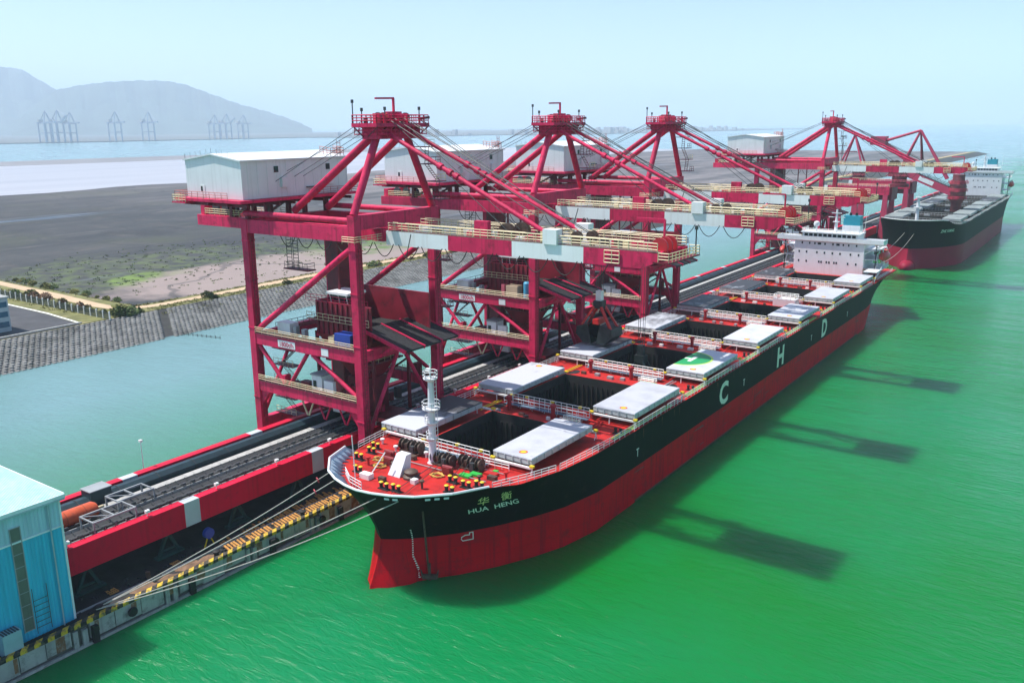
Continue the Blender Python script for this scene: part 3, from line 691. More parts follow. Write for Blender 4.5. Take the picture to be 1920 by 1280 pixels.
def build_ship(e, S, hatches, detail=True, cover_mats=None, deckm=None, coverm=None, T_fr=(-1, -.75, -.5, -.25, 0), red=None, black=None):
    D = S.D; cx = S.cx; y0 = S.y0; deckm = deckm or deck_red
    S.shell("hull_bottom", red or hull_red, T_fr, e)
    S.shell("hull_side", black or hull_black, (0, .15, .3, .45, .6, .75, .88, 1), e)
    tr = M(); a = S.pt(S.n - 2, 1)
    # white cap rail on the bulwark and stays inside it
    m = M(); pts = []
    kmax = 5.0
    for side in (-1, 1):
        run = [S.pt(k * .25, 1, side) for k in range(int(kmax * 4) + 1)]
        run = [Vector((p.x - (p.x - cx) * .012, p.y + .05, p.z + .05)) for p in run]
        m.path(run, .17, 6); pts.append(run)
    m.obj("bulwark_rail", white_paint, e)
    m = M()
    for side in (-1, 1):
        pr = None
        for k in range(int(kmax * 4) + 1):
            i_ = k * .25; p = S.pt(i_, 1, side); zb = S.deck_z(p.y - y0) - .02
            rim_ = p.z; fb = (zb - S.T) / (rim_ - S.T)
            ins = lambda q, g: Vector((cx + (q.x - cx) * (1 - g * .022), q.y + g * (.22 if i_ < 4 else .05), q.z))
            c = ins(p, 1); d = ins(S.pt(i_, fb, side), 1)
            if pr is not None: m.poly([pr[1], d, c, pr[0]])
            q = Vector((cx + (d.x - cx) * .93, d.y + .45, zb + .04))
            m.poly([c, d, q]); m.poly([c, d + Vector((0, .09, 0)), q + Vector((0, .09, 0))])
            pr = (c, d)
    m.obj("bulwark_lining", mat("pale_blue_bulwark", (0.42, 0.56, 0.66), .5, var=.15), e)
    # deck plating with the hatch openings left out
    cuts = sorted(set([-13.6, -13, -12, -10.5, -9, -7, -5, -3, 0, 3, 6, 10, 14, 18, 22, 26] + [h[k] for h in hatches for k in (0, 1)] + [h - y0 for h in ()] + list(np.arange(40, 205 + S.dy, 14)) + [206 + S.dy, 210 + S.dy, 211 + S.dy]))
    m = M()
    for ya, yb in zip(cuts[:-1], cuts[1:]):
        ha, hb = S.deck_h(ya) - .03, S.deck_h(yb) - .03; za, zb = S.deck_z(ya), S.deck_z(yb)
        hole = [h for h in hatches if ya >= h[0] - .01 and yb <= h[1] + .01]
        if hole:
            w = hole[0][2]
            for sd in (-1, 1): m.poly([(cx + sd * w, y0 + ya, za), (cx + sd * ha, y0 + ya, za), (cx + sd * hb, y0 + yb, zb), (cx + sd * w, y0 + yb, zb)])
        else: m.poly([(cx - ha, y0 + ya, za), (cx + ha, y0 + ya, za), (cx + hb, y0 + yb, zb), (cx - hb, y0 + yb, zb)])
    m.obj("deck", deckm, e, smooth=False)
    for hi, h in enumerate(hatches):
        ya, yb, w = y0 + h[0], y0 + h[1], h[2]; zc = D + 1.25
        m = M(); t = .22
        m.box(cx - w - t, cx + w + t, ya - t, ya, D, zc).box(cx - w - t, cx + w + t, yb, yb + t, D, zc)
        m.box(cx - w - t, cx - w, ya + .003, yb - .003, D, zc + .003).box(cx + w, cx + w + t, ya + .003, yb - .003, D, zc + .003)
        for yy in np.arange(ya + 1.5, yb, 2.2):
            for sd in (-1, 1): m.box(*sorted((cx + sd * (w + t), cx + sd * (w + t + .3))), yy - .06, yy + .06, D, zc - .1)
        m.obj("hatch_coaming", deckm, e)
        m = M(); zb = 0.6; e_ = .015
        for q in ([(cx - w + e_, ya + e_), (cx + w - e_, ya + e_)], [(cx + w - e_, ya + e_), (cx + w - e_, yb - e_)], [(cx + w - e_, yb - e_), (cx - w + e_, yb - e_)], [(cx - w + e_, yb - e_), (cx - w + e_, ya + e_)]):
            (xa, yya), (xb, yyb) = q; m.poly([(xa, yya, zb), (xb, yyb, zb), (xb, yyb, zc + .01), (xa, yya, zc + .01)])
        m.poly([(cx - w, ya, zb), (cx + w, ya, zb), (cx + w, yb, zb), (cx - w, yb, zb)])
        for yy in np.arange(ya + 1, yb, 1.1): m.box(cx - w + .01, cx - w + .3, yy - .1, yy + .1, zb, D - .2)
        for xx in np.arange(cx - w + .8, cx + w, 1.0): m.box(xx - .08, xx + .08, yb - .28, yb - .01, zb, D - .2)
        m.obj("cargo_hold", hold_steel, e, smooth=False)
        m = M(); rc = random.Random(hi); nx, ny = 12, 12; g = []
        for i in range(nx + 1):
            for j in range(ny + 1):
                x = lerp(cx - w + .3, cx + w - .3, i / nx); y = lerp(ya + .3, yb - .3, j / ny)
                d = math.hypot(i / nx - .5, j / ny - .5); g.append((x, y, 2.2 + 3.0 * d + rc.uniform(-.35, .35)))
        m.v = g
        for i in range(nx):
            for j in range(ny): k = i * (ny + 1) + j; m.f.append((k, k + ny + 1, k + ny + 2, k + 1))
        m.obj("coal_cargo", coal_mat, e, smooth=False)
        for sd, (xa, xb) in ((1, h[3]), (-1, h[4])):
            mt = (cover_mats or {}).get((hi, sd), coverm or cover_paint)
            z0_ = D + 1.42; z1_ = h[5] if len(h) > 5 else z0_ + .94
            X0, X1 = sorted((cx + sd * xa, cx + sd * xb))
            mm_ = M().box(X0, X1, ya - .12, yb + .12, z0_, z1_ - .16)
            side = None
            mp_ = M(); bev = .14
            mp_.hexa([(X0 - .06, ya - .18, z1_ - .157), (X1 + .06, ya - .18, z1_ - .157), (X1 + .06, yb + .18, z1_ - .157), (X0 - .06, yb + .18, z1_ - .157)],
                     [(X0 + .02, ya - .1, z1_), (X1 - .02, ya - .1, z1_), (X1 - .02, yb + .1, z1_), (X0 + .02, yb + .1, z1_)])
            o = mp_.obj("hatch_cover", mt, e, smooth=False)
            for xx in np.arange(X0 + .7, X1 - .3, 1.3): mm_.box(xx - .07, xx + .07, ya - .30, ya - .123, z0_ + .06, z1_ - .2)
            for yy in np.arange(ya + 1.2, yb - .5, 1.9): mm_.box(X1 + .003, X1 + .16, yy - .07, yy + .07, z0_ + .06, z1_ - .2).box(X0 - .16, X0 - .003, yy - .07, yy + .07, z0_ + .06, z1_ - .2)
            mm_.obj("cover_frame", cover_side, o, smooth=False)
            if detail:
                if sd == 1 or hi == 1:
                    cxm, cym = (cx + sd * (lerp(xa, xb, .62)), (ya + 1.5) if sd == 1 else yb - 1.5)
                    M().disc((cxm, cym, z1_ + .012), .62).obj("lifting_mark", red_ring, o); M().disc((cxm, cym, z1_ + .018), .44).obj("lifting_mark_centre", yellow, o)
                # runway beams carrying the rolled-back panel
                xi, xo = cx + sd * (w + .25), cx + sd * min(xb + .35, S.deck_h(h[0]) - .35)
                for yy in (ya - .55, yb + .55):
                    m = M(); m.beam((xi, yy, D + 1.2), (xo, yy, D + 1.2), .32, .26); m.tube((lerp(xi, xo, .42), yy, D), (lerp(xi, xo, .42), yy, D + 1.1), .10, 6)
                    for q in (-.35, .35): m.tube((xo, yy + q, D), (xo, yy, D + 1.05), .07, 5)
                    m.obj("runway_beam", rail_white, e)
                    M().box(xo - .3, xo + .3, yy - .24, yy + .24, D + 1.335, D + 1.62).obj("runway_stopper", yellow, e)
                    M().box(xi - .35, xi + .35, yy - .24, yy + .24, D + 1.335, D + 1.6).obj("runway_stopper", yellow, e)

# ---------------- near ship
S1 = Ship(0.0, 0.0, 226.0, 6.015, 12.01, 2.2)
ship = thing("bulk_carrier", "black and red bulk carrier with open hatches moored under the red unloaders, nearest the camera", "ship", (0, 98, 0))
ZC = 14.37
H1 = [(6.2, 22.4, 6.0, (6.1, 12.5), (8.2, 15.1), ZC)] + [(y, y + l, 7.5, (7.86, 15.28), (7.86, 15.28), ZC) for y, l in
      ((31.0, 16.4), (58.1, 16.3), (85.7, 16.4), (113.3, 15.8), (140.9, 15.8), (168.3, 14.6))]
cm = {(0, -1): cover_half, (1, -1): cover_spot, (2, -1): cover_half, (3, -1): cover_hazy, (4, -1): cover_full, (5, -1): cover_full, (6, -1): cover_full, (4, 1): cover_spot}
build_ship(ship, S1, H1, True, cm)
# helicopter landing half-circle on the third port cover
ya, yb = H1[2][0], H1[2][1]; yc = (ya + yb) / 2; xi = 7.9
def half_disc(r, z, x0=xi): return M().poly([(x0 + r * math.sin(math.pi * i / 28), yc + r * math.cos(math.pi * i / 28), z) for i in range(29)])
cov = [o for o in ship.children if o.name.startswith("hatch_cover")][4]
half_disc(5.35, ZC + .012).obj("landing_ring", lime, cov); half_disc(4.95, ZC + .018).obj("landing_circle", mat("landing_green", (0.01, 0.30, 0.09), .5, var=.1), cov)
M().box(xi + 1.2, xi + 1.95, yc - 1.9, yc + 1.9, ZC + .02, ZC + .026).box(xi, xi + 1.2, yc - .35, yc + .35, ZC + .02, ZC + .026).obj("landing_letter", letter_white, cov)

# railings
def side_run(S, ya, yb, side, inset=.22):
    n = max(2, int((yb - ya) / 6)); out = []
    for i in range(n + 1):
        y = lerp(ya, yb, i / n); out.append((S.cx + side * (S.deck_h(y) - inset), S.y0 + y, S.deck_z(y)))
    return out
for (a, b_) in ((-2.6, 8.6), (9.4, 40.6), (41.4, 58), (58.8, 90), (90.8, 118.5), (128, 150), (150.8, 180)):
    M().rail(side_run(S1, a, b_, 1), 1.15, (.35, .68, 1.0), 1.5, .05).obj("guard_rail", rail_white, ship)
M().rail(side_run(S1, -1.5, 60, -1), 1.15, (.35, .68, 1.0), 1.5, .05).obj("guard_rail", rail_white, ship)
M().rail(side_run(S1, 60.8, 180, -1), 1.15, (.35, .68, 1.0), 1.5, .05).obj("guard_rail", rail_white, ship)
# coloured pipes along the port deck edge and cross-deck railings
for (a, b_) in ((24, 44), (50, 71), (76, 98), (104, 126), (131, 152), (157, 176)):
    for k, (mt, off) in enumerate(((lime, .55), (green, .85), (yellow, 1.15))):
        M().path([(p[0], p[1], p[2] + .25) for p in side_run(S1, a, b_, 1, off)], .10, 5).obj("deck_pipe", mt, ship)
rnd = random.Random(31)
for hi, h in enumerate(H1):
    y = h[0] - 1.5; w = h[2]; z = S1.deck_z(y)
    m = M(); m.rail([(-w - .5, y, z + .55), (w + .5, y, z + .55)], 1.7, (.12, .42, .72, 1.0), 1.1, .055)
    m.rail([(-w - .5, y - 1.1, z + .55), (w + .5, y - 1.1, z + .55)], 1.25, (.5, 1.0), 1.7, .045)
    for x in np.arange(-w, w + .1, 2.4): m.beam((x, y - 1.15, z + .5), (x, y + .05, z + .5), .1); m.tube((x, y - .5, z), (x, y - .5, z + .5), .06, 5)
    m.obj("cross_deck_rail", rail_white, ship)
    M().box(-w - .5, w + .5, y - 1.12, y - .02, z + .53, z + .58).obj("cross_walkway", mat("blue_grey_walkway", (0.10, 0.16, 0.22), .6, var=.2), ship)
    for x in (-w * .55, w * .12, w * .82): M().cbox((x, y + .12, z + 2.05), .5, .42, .34).obj("rail_bracket", yellow, ship)
    if hi:
        for x in (-w * .93 + .8, w * .33): M().lathe((x, y - 2.2, z), [(.34, 0), (.34, 1.9), (.5, 2.0), (.5, 2.45), (.3, 2.6)], 12).obj("mushroom_vent", mat("vent_red", (0.30, 0.01, 0.02), .5), ship)
        m = M(); q = y - 3.6
        m.rail([(w * .62, q, z + .3), (w * 1.05, q, z + .3), (w * 1.05, q + 1.1, z + .3), (w * .62, q + 1.1, z + .3)], .9, (.4, .7, 1.0), .9, .05)
        m.obj("access_ladder_rail", rail_white, ship); M().box(w * .62, w * 1.05, q, q + 1.1, z + .2, z + .28).obj("access_step", green, ship)
        for k_ in range(4):
            x = lerp(-w, w * .5, (k_ + rnd.uniform(.1, .7)) / 4); M().cbox((x, q + rnd.uniform(-.6, .8), z + .25), rnd.uniform(.5, 1.2), rnd.uniform(.4, .8), .5).obj("deck_locker", rnd.choice((steel_grey, rail_white, winch_brown)), ship)
        for sd in (-1, 1):
            m = M(); x = sd * (w + 2.2); m.tube((x, y - 5.5, z + .3), (x, y + .5, z + .3), .13, 6); m.tube((x + sd * .6, y - 5.5, z + .3), (x + sd * .6, y + .5, z + .3), .09, 6); m.obj("deck_pipe", rnd.choice((deck_red, yellow, steel_grey)), ship)
        x = S1.deck_h(y) - 1.7; bollard(ship, x, y - 2.4, z, .8, black_mat)
# little gantry house between hatches five and six
m = M(); m.rail([(1.5, 135.6, 13.9), (7.2, 135.6, 13.9), (7.2, 138.9, 13.9), (1.5, 138.9, 13.9), (1.5, 135.6, 13.9)], 1.1, (.4, .7, 1.0), 1.2, .06); m.obj("deckhouse_rail", rail_white, ship)
M().box(1.5, 7.2, 135.6, 138.9, 12.01, 13.9).obj("deckhouse", white_paint, ship)

# forecastle gear
zf = S1.deck_z(-4)
mast = M(); mx, my = -.6, .9; zb = S1.deck_z(my)
mast.lathe((mx, my, zb), [(.8, 0), (.58, .3), (.5, 2.5), (.45, 8), (.34, 12.4)], 14)
mo = mast.obj("foremast", white_paint, ship)
for z, r, rr in ((zb + 12.3, 1.0, 1), (zb + 8.0, 1.25, 1), (zb + 6.0, .9, 0), (zb + 3.7, .8, 0)):
    m = M(); m.lathe((mx, my, z), [(.4, -.5), (r, -.08), (r, .06), (.4, .08)], 12)
    if rr: m.rail([(mx + r * math.cos(t), my + r * math.sin(t), z) for t in np.linspace(0, 2 * math.pi, 9)], 1.0, (.5, 1.0), .9, .05)
    else: m.rail([(mx + r * math.cos(t), my + r * math.sin(t), z) for t in np.linspace(2, 5.5, 6)], .9, (.5, 1.0), .9, .045)
    m.obj("mast_platform", white_paint, mo)
M().ladder((mx + .75, my + .2, zb + .5), (mx + .62, my + .2, zb + 13), .5, (0, 1, 0), .6, .05).obj("mast_ladder", rail_white, mo)
M().tube((mx, my, zb + 12.3), (mx, my, zb + 14.3), .08, 6).cbox((mx, my - .3, zb + 13.6), .7, .3, .3).tube((mx - .9, my, zb + 13.2), (mx + .9, my, zb + 13.2), .05, 5).obj("mast_light", rail_white, mo)
for c, L_w in (((-5.6, 2.2, zf - .25), 3.6), ((1.2, 1.0, zf - .3), 3.4), ((5.2, 2.2, zf - .4), 3.4)):
    m = M(); winch(m, c, L_w, .85); o = m.obj("mooring_winch", winch_brown, ship)
    M().box(c[0] + L_w * .12, c[0] + L_w * .3, c[1] - 1.0, c[1] - .5, c[2], c[2] + 1.3).obj("winch_motor", dark_steel, o)
M().hexa([(-2.3, -6.4, zf), (-.2, -6.4, zf), (-.2, -4.2, zf), (-2.3, -4.2, zf)], [(-1.9, -4.9, zf + 2.7), (-.2, -4.9, zf + 2.7), (-.2, -3.9, zf + 2.7), (-1.9, -3.9, zf + 2.7)]).obj("vent_trunk", white_paint, ship, smooth=False)
M().lathe((1.0, -5.4, zf), [(1.15, 0), (1.15, .3), (.8, .5), (.95, .9), (.6, 1.15), (.2, 1.25)], 14).obj("rope_coil", winch_brown, ship)
M().lathe((-3.1, -3.9, zf), [(.85, 0), (.85, .3), (.6, .5), (.7, .8), (.3, 1.0)], 12).obj("rope_coil", winch_brown, ship)
M().box(-4.7, -3.0, -9.3, -8.3, zf, zf + .7).obj("rope_box", rail_white, ship)
for (x, y) in ((0.6, -10.2), (2.4, -9.9), (6.6, -3.6), (8.3, -6.4), (9.1, -4.0), (10.4, -2.9), (-6.2, -8.0), (-9.4, -4.6), (-9.9, -1.6), (-11.0, .4)): bollard(ship, x, y, S1.deck_z(y), .85)
for (x0, x1, y0_, y1, mt) in ((5.6, 7.3, -1.2, -.2, green), (6.4, 8.0, .1, 1.0, green), (-2.6, -1.0, 3.2, 4.0, green), (.6, 1.8, 4.0, 4.6, green), (7.7, 9.6, 1.6, 2.6, deck_red), (8.2, 8.9, 2.9, 3.5, green)):
    M().box(x0, x1, y0_, y1, S1.deck_z(y0_), S1.deck_z(y0_) + .32).obj("deck_hatch", mt, ship)
M().tube((-4.4, -10.3, zf), (-4.75, -10.2, zf + 6.2), .07, 6).obj("jackstaff", rail_white, ship)
M().tube((-3.6, -8.7, zf), (-2.4, -6.6, zf + 3.2), .08, 6).obj("davit", rail_white, ship)
for k, (x, y) in enumerate(((-5.2, -5.0), (3.4, -2.9), (-7.0, -3.0))):
    m = M(); rr = random.Random(k)
    for j in range(7): m.path([(x + .8 * math.cos(t + j) + rr.uniform(-.3, .3), y + .6 * math.sin(t + j) + rr.uniform(-.3, .3), S1.deck_z(y) + .1 + .02 * j) for t in np.linspace(0, 5, 9)], .06, 5)
    m.obj("loose_rope", mat("yellow_rope", (0.55, 0.33, 0.08), .9, var=.3), ship)
    m = M(); m.cbox((x + .6, y + 1.4, S1.deck_z(y) + .5), 1.3, .9, 1.0); m.tube((x - .2, y + 1.4, S1.deck_z(y) + .9), (x + 1.5, y + 1.4, S1.deck_z(y) + .9), .25, 8); m.obj("chain_stopper", mat("deck_machine_red", (0.20, .015, .02), .5), ship)
m = M(); m.rail([(-6.6, -9.9, zf), (-4.0, -11.7, zf), (-1.2, -12.4, zf)], 1.3, (.35, .7, 1.0), .8, .05); m.obj("bow_rail", rail_white, ship)
m = M(); m.rail([(3.2, 3.9, zf - .3), (9.8, 4.6, zf - .5)], 1.2, (.35, .7, 1.0), 1.1, .05); m.obj("forecastle_rail", rail_white, ship); m = M(); m.rail([(-9.5, 4.8, zf - .5), (-3.0, 4.2, zf - .3)], 1.2, (.35, .7, 1.0), 1.1, .05); m.obj("forecastle_rail", rail_white, ship)
# anchor and chain on the port bow, fairlead openings
pa = S1.pt(3.05, .62); pb = S1.pt(3.0, -.86)
m = M(); m.tube(pa, pb + Vector((.35, -.1, 0)), .13, 6)
ao = m.obj("anchor_chain", winch_brown, ship)
c = pb + Vector((.5, -.2, 0)); M().tube(c, c + Vector((0, 0, 2.4)), .17, 6).beam(c + Vector((-.8, -.5, .5)), c + Vector((.8, .5, .5)), .45, .6).tube(c + Vector((.75, .5, .4)), c + Vector((1.0, .6, 1.5)), .2, 6, .05).tube(c + Vector((-.75, -.5, .4)), c + Vector((-1.0, -.6, 1.5)), .2, 6, .05).obj("anchor", winch_brown, ao)
for k in (1.7, 2.1, 3.3, 3.55, 3.8):
    p = S1.pt(k, .93); d = (S1.pt(k + .1, .93) - p).normalized(); n = Vector((d.y, -d.x, 0)); p = p + n * .04
    M().beam(p - d * .32, p + d * .32, .12, .34).obj("fairlead", white_paint, ship)
# more forecastle clutter: warps from winches to fairleads, vents, pipes, drums
rc_ = random.Random(44)
for k_, (a_, b_) in enumerate((((1.2, .4), (2.6, -11.0)), ((1.9, .3), (4.2, -10.4)), ((5.2, 1.5), (8.6, -7.2)), ((-5.6, 1.5), (-8.4, -7.0)), ((-4.6, 1.4), (-4.6, -10.6)), ((4.4, 1.4), (6.4, -4.4)))):
    M().tube((a_[0], a_[1], S1.deck_z(a_[1]) + .9), (b_[0], b_[1], S1.deck_z(b_[1]) + .25), .05, 5).obj("warp", winch_brown if k_ % 2 else wire_mat, ship)
for x, y in ((-7.6, 1.0), (-8.6, 2.4), (3.4, 3.6), (-2.9, 2.2), (8.9, -.9), (-6.8, -5.4), (4.6, -7.4), (-.2, 3.9), (11.6, 1.4), (-11.9, 2.8)):
    z_ = S1.deck_z(y); h_ = rc_.uniform(.5, 1.2); M().lathe((x, y, z_), [(.16, 0), (.16, h_), (.34, h_ + .05), (.34, h_ + .25), (.1, h_ + .35)], 9).obj("deck_vent", rc_.choice((rail_white, deck_red, winch_brown, deck_red)), ship)
for x, y, w_, d_ in ((-3.8, .2, 1.2, .8), (3.2, -.7, .9, .7), (-7.2, -.6, 1.0, .9), (9.9, .6, 1.3, .7), (2.6, -6.6, .8, .8), (-1.4, -8.4, 1.0, .6)):
    M().cbox((x, y, S1.deck_z(y) + .3), w_, d_, .6).obj("deck_box", rc_.choice((winch_brown, steel_grey, rail_white, dark_steel)), ship)
for y in (-.9, 3.1): M().path([(-9.5, y, S1.deck_z(y) + .2), (-4, y - .3, S1.deck_z(y) + .2), (3, y - .2, S1.deck_z(y) + .2), (10, y, S1.deck_z(y) + .2)], .07, 5).obj("deck_pipe", steel_grey, ship)
# coal spilled on the deck beside the open hatches
for hi, h in enumerate(H1):
    for sd in (-1, 1):
        for k_ in range(3):
            xx = sd * (rc_.uniform(h[2] + 1.0, 13.6) if hi else rc_.uniform(h[2] + 1.0, 11.0)); yy = rc_.choice((h[0] - rc_.uniform(2.5, 5.5), h[1] + rc_.uniform(1.5, 4.5))); zz_ = S1.deck_z(yy)
            if yy < 5 or yy > 184: continue
            rr_ = rc_.uniform(.5, 1.3); ring = [(xx + math.cos(t) * rr_ * rc_.uniform(.6, 1.2), yy + math.sin(t) * rr_ * 1.5 * rc_.uniform(.6, 1.2), zz_ + .012) for t in np.linspace(0, 6.28, 12)[:-1]]
            m = M()
            for p_, q_ in zip(ring, ring[1:] + ring[:1]): m.poly([(xx, yy, zz_ + .16), p_, q_])
            m.obj("coal_spill", coal_mat, ship, smooth=False)
# lettering
v, f = text_mesh("HUA  HENG", 1.25, .018); v = [(x * 1.12, y, z) for x, y, z in v]
S1.on_hull(v, f, 4.28, 9.35).obj("name_lettering", letter_white, ship, smooth=False)
v, f = text_mesh("华", 1.75, .02); S1.on_hull([(x + y * .2, y, z) for x, y, z in v], f, 4.55, 10.75).obj("name_character", gold, ship, smooth=False)
v, f = text_mesh("衡", 1.75, .02); S1.on_hull([(x + y * .2, y, z) for x, y, z in v], f, 5.22, 10.75).obj("name_character", gold, ship, smooth=False)
for ch, yy in (("C", 63.8), ("H", 96.4), ("D", 129.5)):
    v, f = text_mesh(ch, 6.3, .22); xs = [p[0] for p in v]; x0 = min(xs); w = max(xs) - x0; zs = [p[1] for p in v]; z0 = min(zs); hh = max(zs) - z0
    m = M(); m.v = [(16.17, yy + (x - x0) / w * 4.3, 6.55 + (z - z0) / hh * 4.5) for x, z, _ in v]; m.f = f
    m.obj("company_letter", letter_pale, ship, smooth=False)
# bulb mark, draught marks, tug marks
v = []; f = []
def stroke(pts, w):
    for (a0, a1), (b0, b1) in zip(pts[:-1], pts[1:]):
        d = Vector((b0 - a0, b1 - a1, 0)).normalized() * (w / 2); n = Vector((-d.y, d.x, 0)); k = len(v)
        v.extend([(a0 + n.x - d.x, a1 + n.y - d.y, 0), (a0 - n.x - d.x, a1 - n.y - d.y, 0), (b0 - n.x + d.x, b1 - n.y + d.y, 0), (b0 + n.x + d.x, b1 + n.y + d.y, 0)]); f.append((k, k + 1, k + 2, k + 3))
stroke([(.1, .55), (0, .25), (.25, 0), (1.7, 0), (1.7, 1.0), (1.2, 1.0), (1.2, .7), (.6, .75), (.1, .55)], .12)
S1.on_hull(v, f, 4.05, 4.85).obj("bulb_mark", letter_white, ship, smooth=False)
v = []; f = []
for k in range(24): stroke([(0.0 + .03 * math.sin(k), k * .3), (.14, k * .3)], .14)
S1.on_hull([(x + 1.3 * max(0, 3.2 - y) * .35, y, z) for x, y, z in v], f, 2.1, .6).obj("draught_marks", letter_white, ship, smooth=False)
for yy in (30.5, 76.5, 121.0, 153.0):
    m = M(); m.box(16.15, 16.19, yy - .08, yy + .08, 7.6, 8.9).box(16.15, 16.19, yy - .4, yy + .4, 8.75, 8.95); m.obj("load_mark", letter_white, ship)

# fender scrapes and rust runs on the port side
rs_ = random.Random(71); rust_run = mat("rust_run_paint", (0.085, 0.030, 0.018), .8, var=.4, scale=1.5); scrape = mat("scraped_pale_paint", (0.16, 0.055, 0.055), .7, var=.4, scale=1.2)
for k_ in range(34):
    yy = rs_.uniform(24, 178); zz_ = rs_.choice((11.6, 11.7, 6.0, 8.6)); l_ = rs_.uniform(.7, 2.6); w_ = rs_.uniform(.05, .16)
    M().poly([(16.155, yy - w_, zz_), (16.155, yy + w_, zz_), (16.155, yy + w_ * .3, zz_ - l_), (16.155, yy - w_ * .3, zz_ - l_)]).obj("rust_run", rust_run, ship)
for k_ in range(16):
    yy = rs_.uniform(28, 170); zz_ = rs_.uniform(1.2, 5.2); l_ = rs_.uniform(1.5, 6); w_ = rs_.uniform(.04, .14)
    M().poly([(16.152, yy, zz_), (16.152, yy + l_, zz_ + rs_.uniform(-.3, .3)), (16.152, yy + l_ * .9, zz_ + w_ + .1), (16.152, yy + l_ * .2, zz_ + w_ + .06)]).obj("scrape_mark", scrape, ship)
M().box(16.10, 16.16, 30, 166, 0.0, .42).obj("waterline_slime", mat("waterline_slime", (0.05, 0.045, 0.018), .6, var=.4, scale=.8), ship)
# accommodation block
def accommodation(e, cx, yf, zd, w=10.5, boat=True, fun=teal, rows=(4.1, 7.0, 9.75), wing=16.0, k=1.0):
    ztop = zd + 10.6 * k; yb = yf + 13
    sup = M().box(cx - w, cx + w, yf, yb, zd, ztop).obj("accommodation", white_paint, e, smooth=False)
    for zi, z in enumerate(rows):
        xs = [-9, -6.6, -2.7, -2.0, -.4, .4, 1.9, 2.6, 6.0, 8.4] if zi == 0 else [-9, -6.7, -3.5, -1.2, 1.2, 3.5, 6.6, 9.0] if zi == 1 else [-8.2, -5.9, -4.3, -2.9, -1.2, 1.2, 2.7, 4.3, 5.9, 8.2]
        for x in xs:
            ww = .42 if not (zi == 2 and abs(x) in (2.9, 2.7)) else 1.0
            o = M().box(cx + x * w / 10.5 - ww / 2, cx + x * w / 10.5 + ww / 2, yf - .05, yf + .02, zd + z * k - .32, zd + z * k + .32).obj("window", glass, sup)
    # side decks with railings
    for lv in range(3):
        z = zd + (3.0 + lv * 2.75) * k
        for sd in (-1, 1):
            x0, x1 = sorted((cx + sd * w, cx + sd * (w + 3.6)))
            M().box(x0, x1, yf + .8, yb, z - .12, z).obj("side_deck", white_paint, sup)
            M().rail([(cx + sd * (w + 3.5), yf + .9, z), (cx + sd * (w + 3.5), yb - .1, z)], 1.1, (.35, .7, 1.0), 1.5, .05).obj("side_rail", rail_white, sup)
            M().beam((cx + sd * (w + 3.3), yf + 1.0, zd), (cx + sd * (w + 3.3), yf + 1.0, ztop), .3).obj("side_post", white_paint, sup)
    br = M(); zw = ztop
    br.hexa([(cx - wing, yf - .3, zw - .25), (cx + wing, yf - .3, zw - .25), (cx + wing, yf + 4.5, zw - .25), (cx - wing, yf + 4.5, zw - .25)], [(cx - wing, yf - .6, zw), (cx + wing, yf - .6, zw), (cx + wing, yf + 4.5, zw), (cx - wing, yf + 4.5, zw)])
    br.box(cx - wing, cx + wing, yf - .6, yf - .48, zw, zw + 1.25)
    for sd in (-1, 1):
        x = cx + sd * wing; br.box(*sorted((x, x - sd * .14)), yf - .47, yf + 4.5, zw + .003, zw + 1.253); br.box(*sorted((x - sd * .15, x - sd * 6)), yf + 4.38, yf + 4.5, zw, zw + 1.1)
        br.beam((x - sd * .4, yf + .8, zw - .3), (cx + sd * w, yf + .8, zw - 3.2), .25)
    br.obj("bridge_wing", white_paint, sup, smooth=False)
    wh = M().box(cx - 8.4, cx + 8.4, yf + .1, yf + 7, zw + .003, zw + 2.4).box(cx - 8.9, cx + 8.9, yf - .25, yf + 7.3, zw + 2.4, zw + 2.62).obj("wheelhouse", white_paint, e, smooth=False)
    for i in range(11):
        x = cx - 7.2 + i * 1.44; M().box(x - .52, x + .52, yf + .02, yf + .12, zw + 1.35, zw + 2.15).obj("bridge_window", glass, wh)
    z = zw + 2.62
    M().rail([(cx - 8.6, yf + 7, z), (cx - 8.6, yf, z), (cx + 8.6, yf, z), (cx + 8.6, yf + 7, z)], 1.1, (.35, .7, 1.0), 1.3, .05).obj("monkey_island_rail", rail_white, wh)
    m = M(); m.lathe((cx + .9, yf + 3, z), [(.55, 0), (.4, 3), (.25, 7)], 10); m.tube((cx - 1.6, yf + 3, z + 4.6), (cx + 3.4, yf + 3, z + 4.6), .1, 6); m.beam((cx - .6, yf + 2.6, z + 5.9), (cx + 2.4, yf + 2.6, z + 5.9), .2, .25); m.cbox((cx + .9, yf + 3, z + 3.2), 1.8, 1.6, .2); m.obj("radar_mast", white_paint, wh)
    m = M(); m.lathe((cx - 4.8, yf + 2.2, z), [(.3, 0), (.3, 1.6), (.75, 1.7), (.95, 2.3), (.75, 2.95), (.3, 3.2)], 12); m.obj("satellite_dome", white_paint, wh)
    M().tube((cx + 9.6, yf + 2, zw), (cx + 9.9, yf + 2, zw + 9.5), .06, 5).obj("whip_aerial", rail_white, wh)
    f_ = M().box(cx + 1.2, cx + 6.6, yf + 9, yf + 12.8, ztop - .1, zw + 4.2).obj("funnel_base", white_paint, e)
    M().box(cx + 1.4, cx + 6.4, yf + 9.2, yf + 12.6, zw + 4.2, zw + 7.2).obj("funnel", fun, f_)
    M().tube((cx + 3, yf + 11, zw + 7.2), (cx + 3, yf + 11, zw + 8), .4, 8).tube((cx + 4.8, yf + 11, zw + 7.2), (cx + 4.8, yf + 11, zw + 8), .4, 8).obj("exhaust_pipe", black_mat, f_)
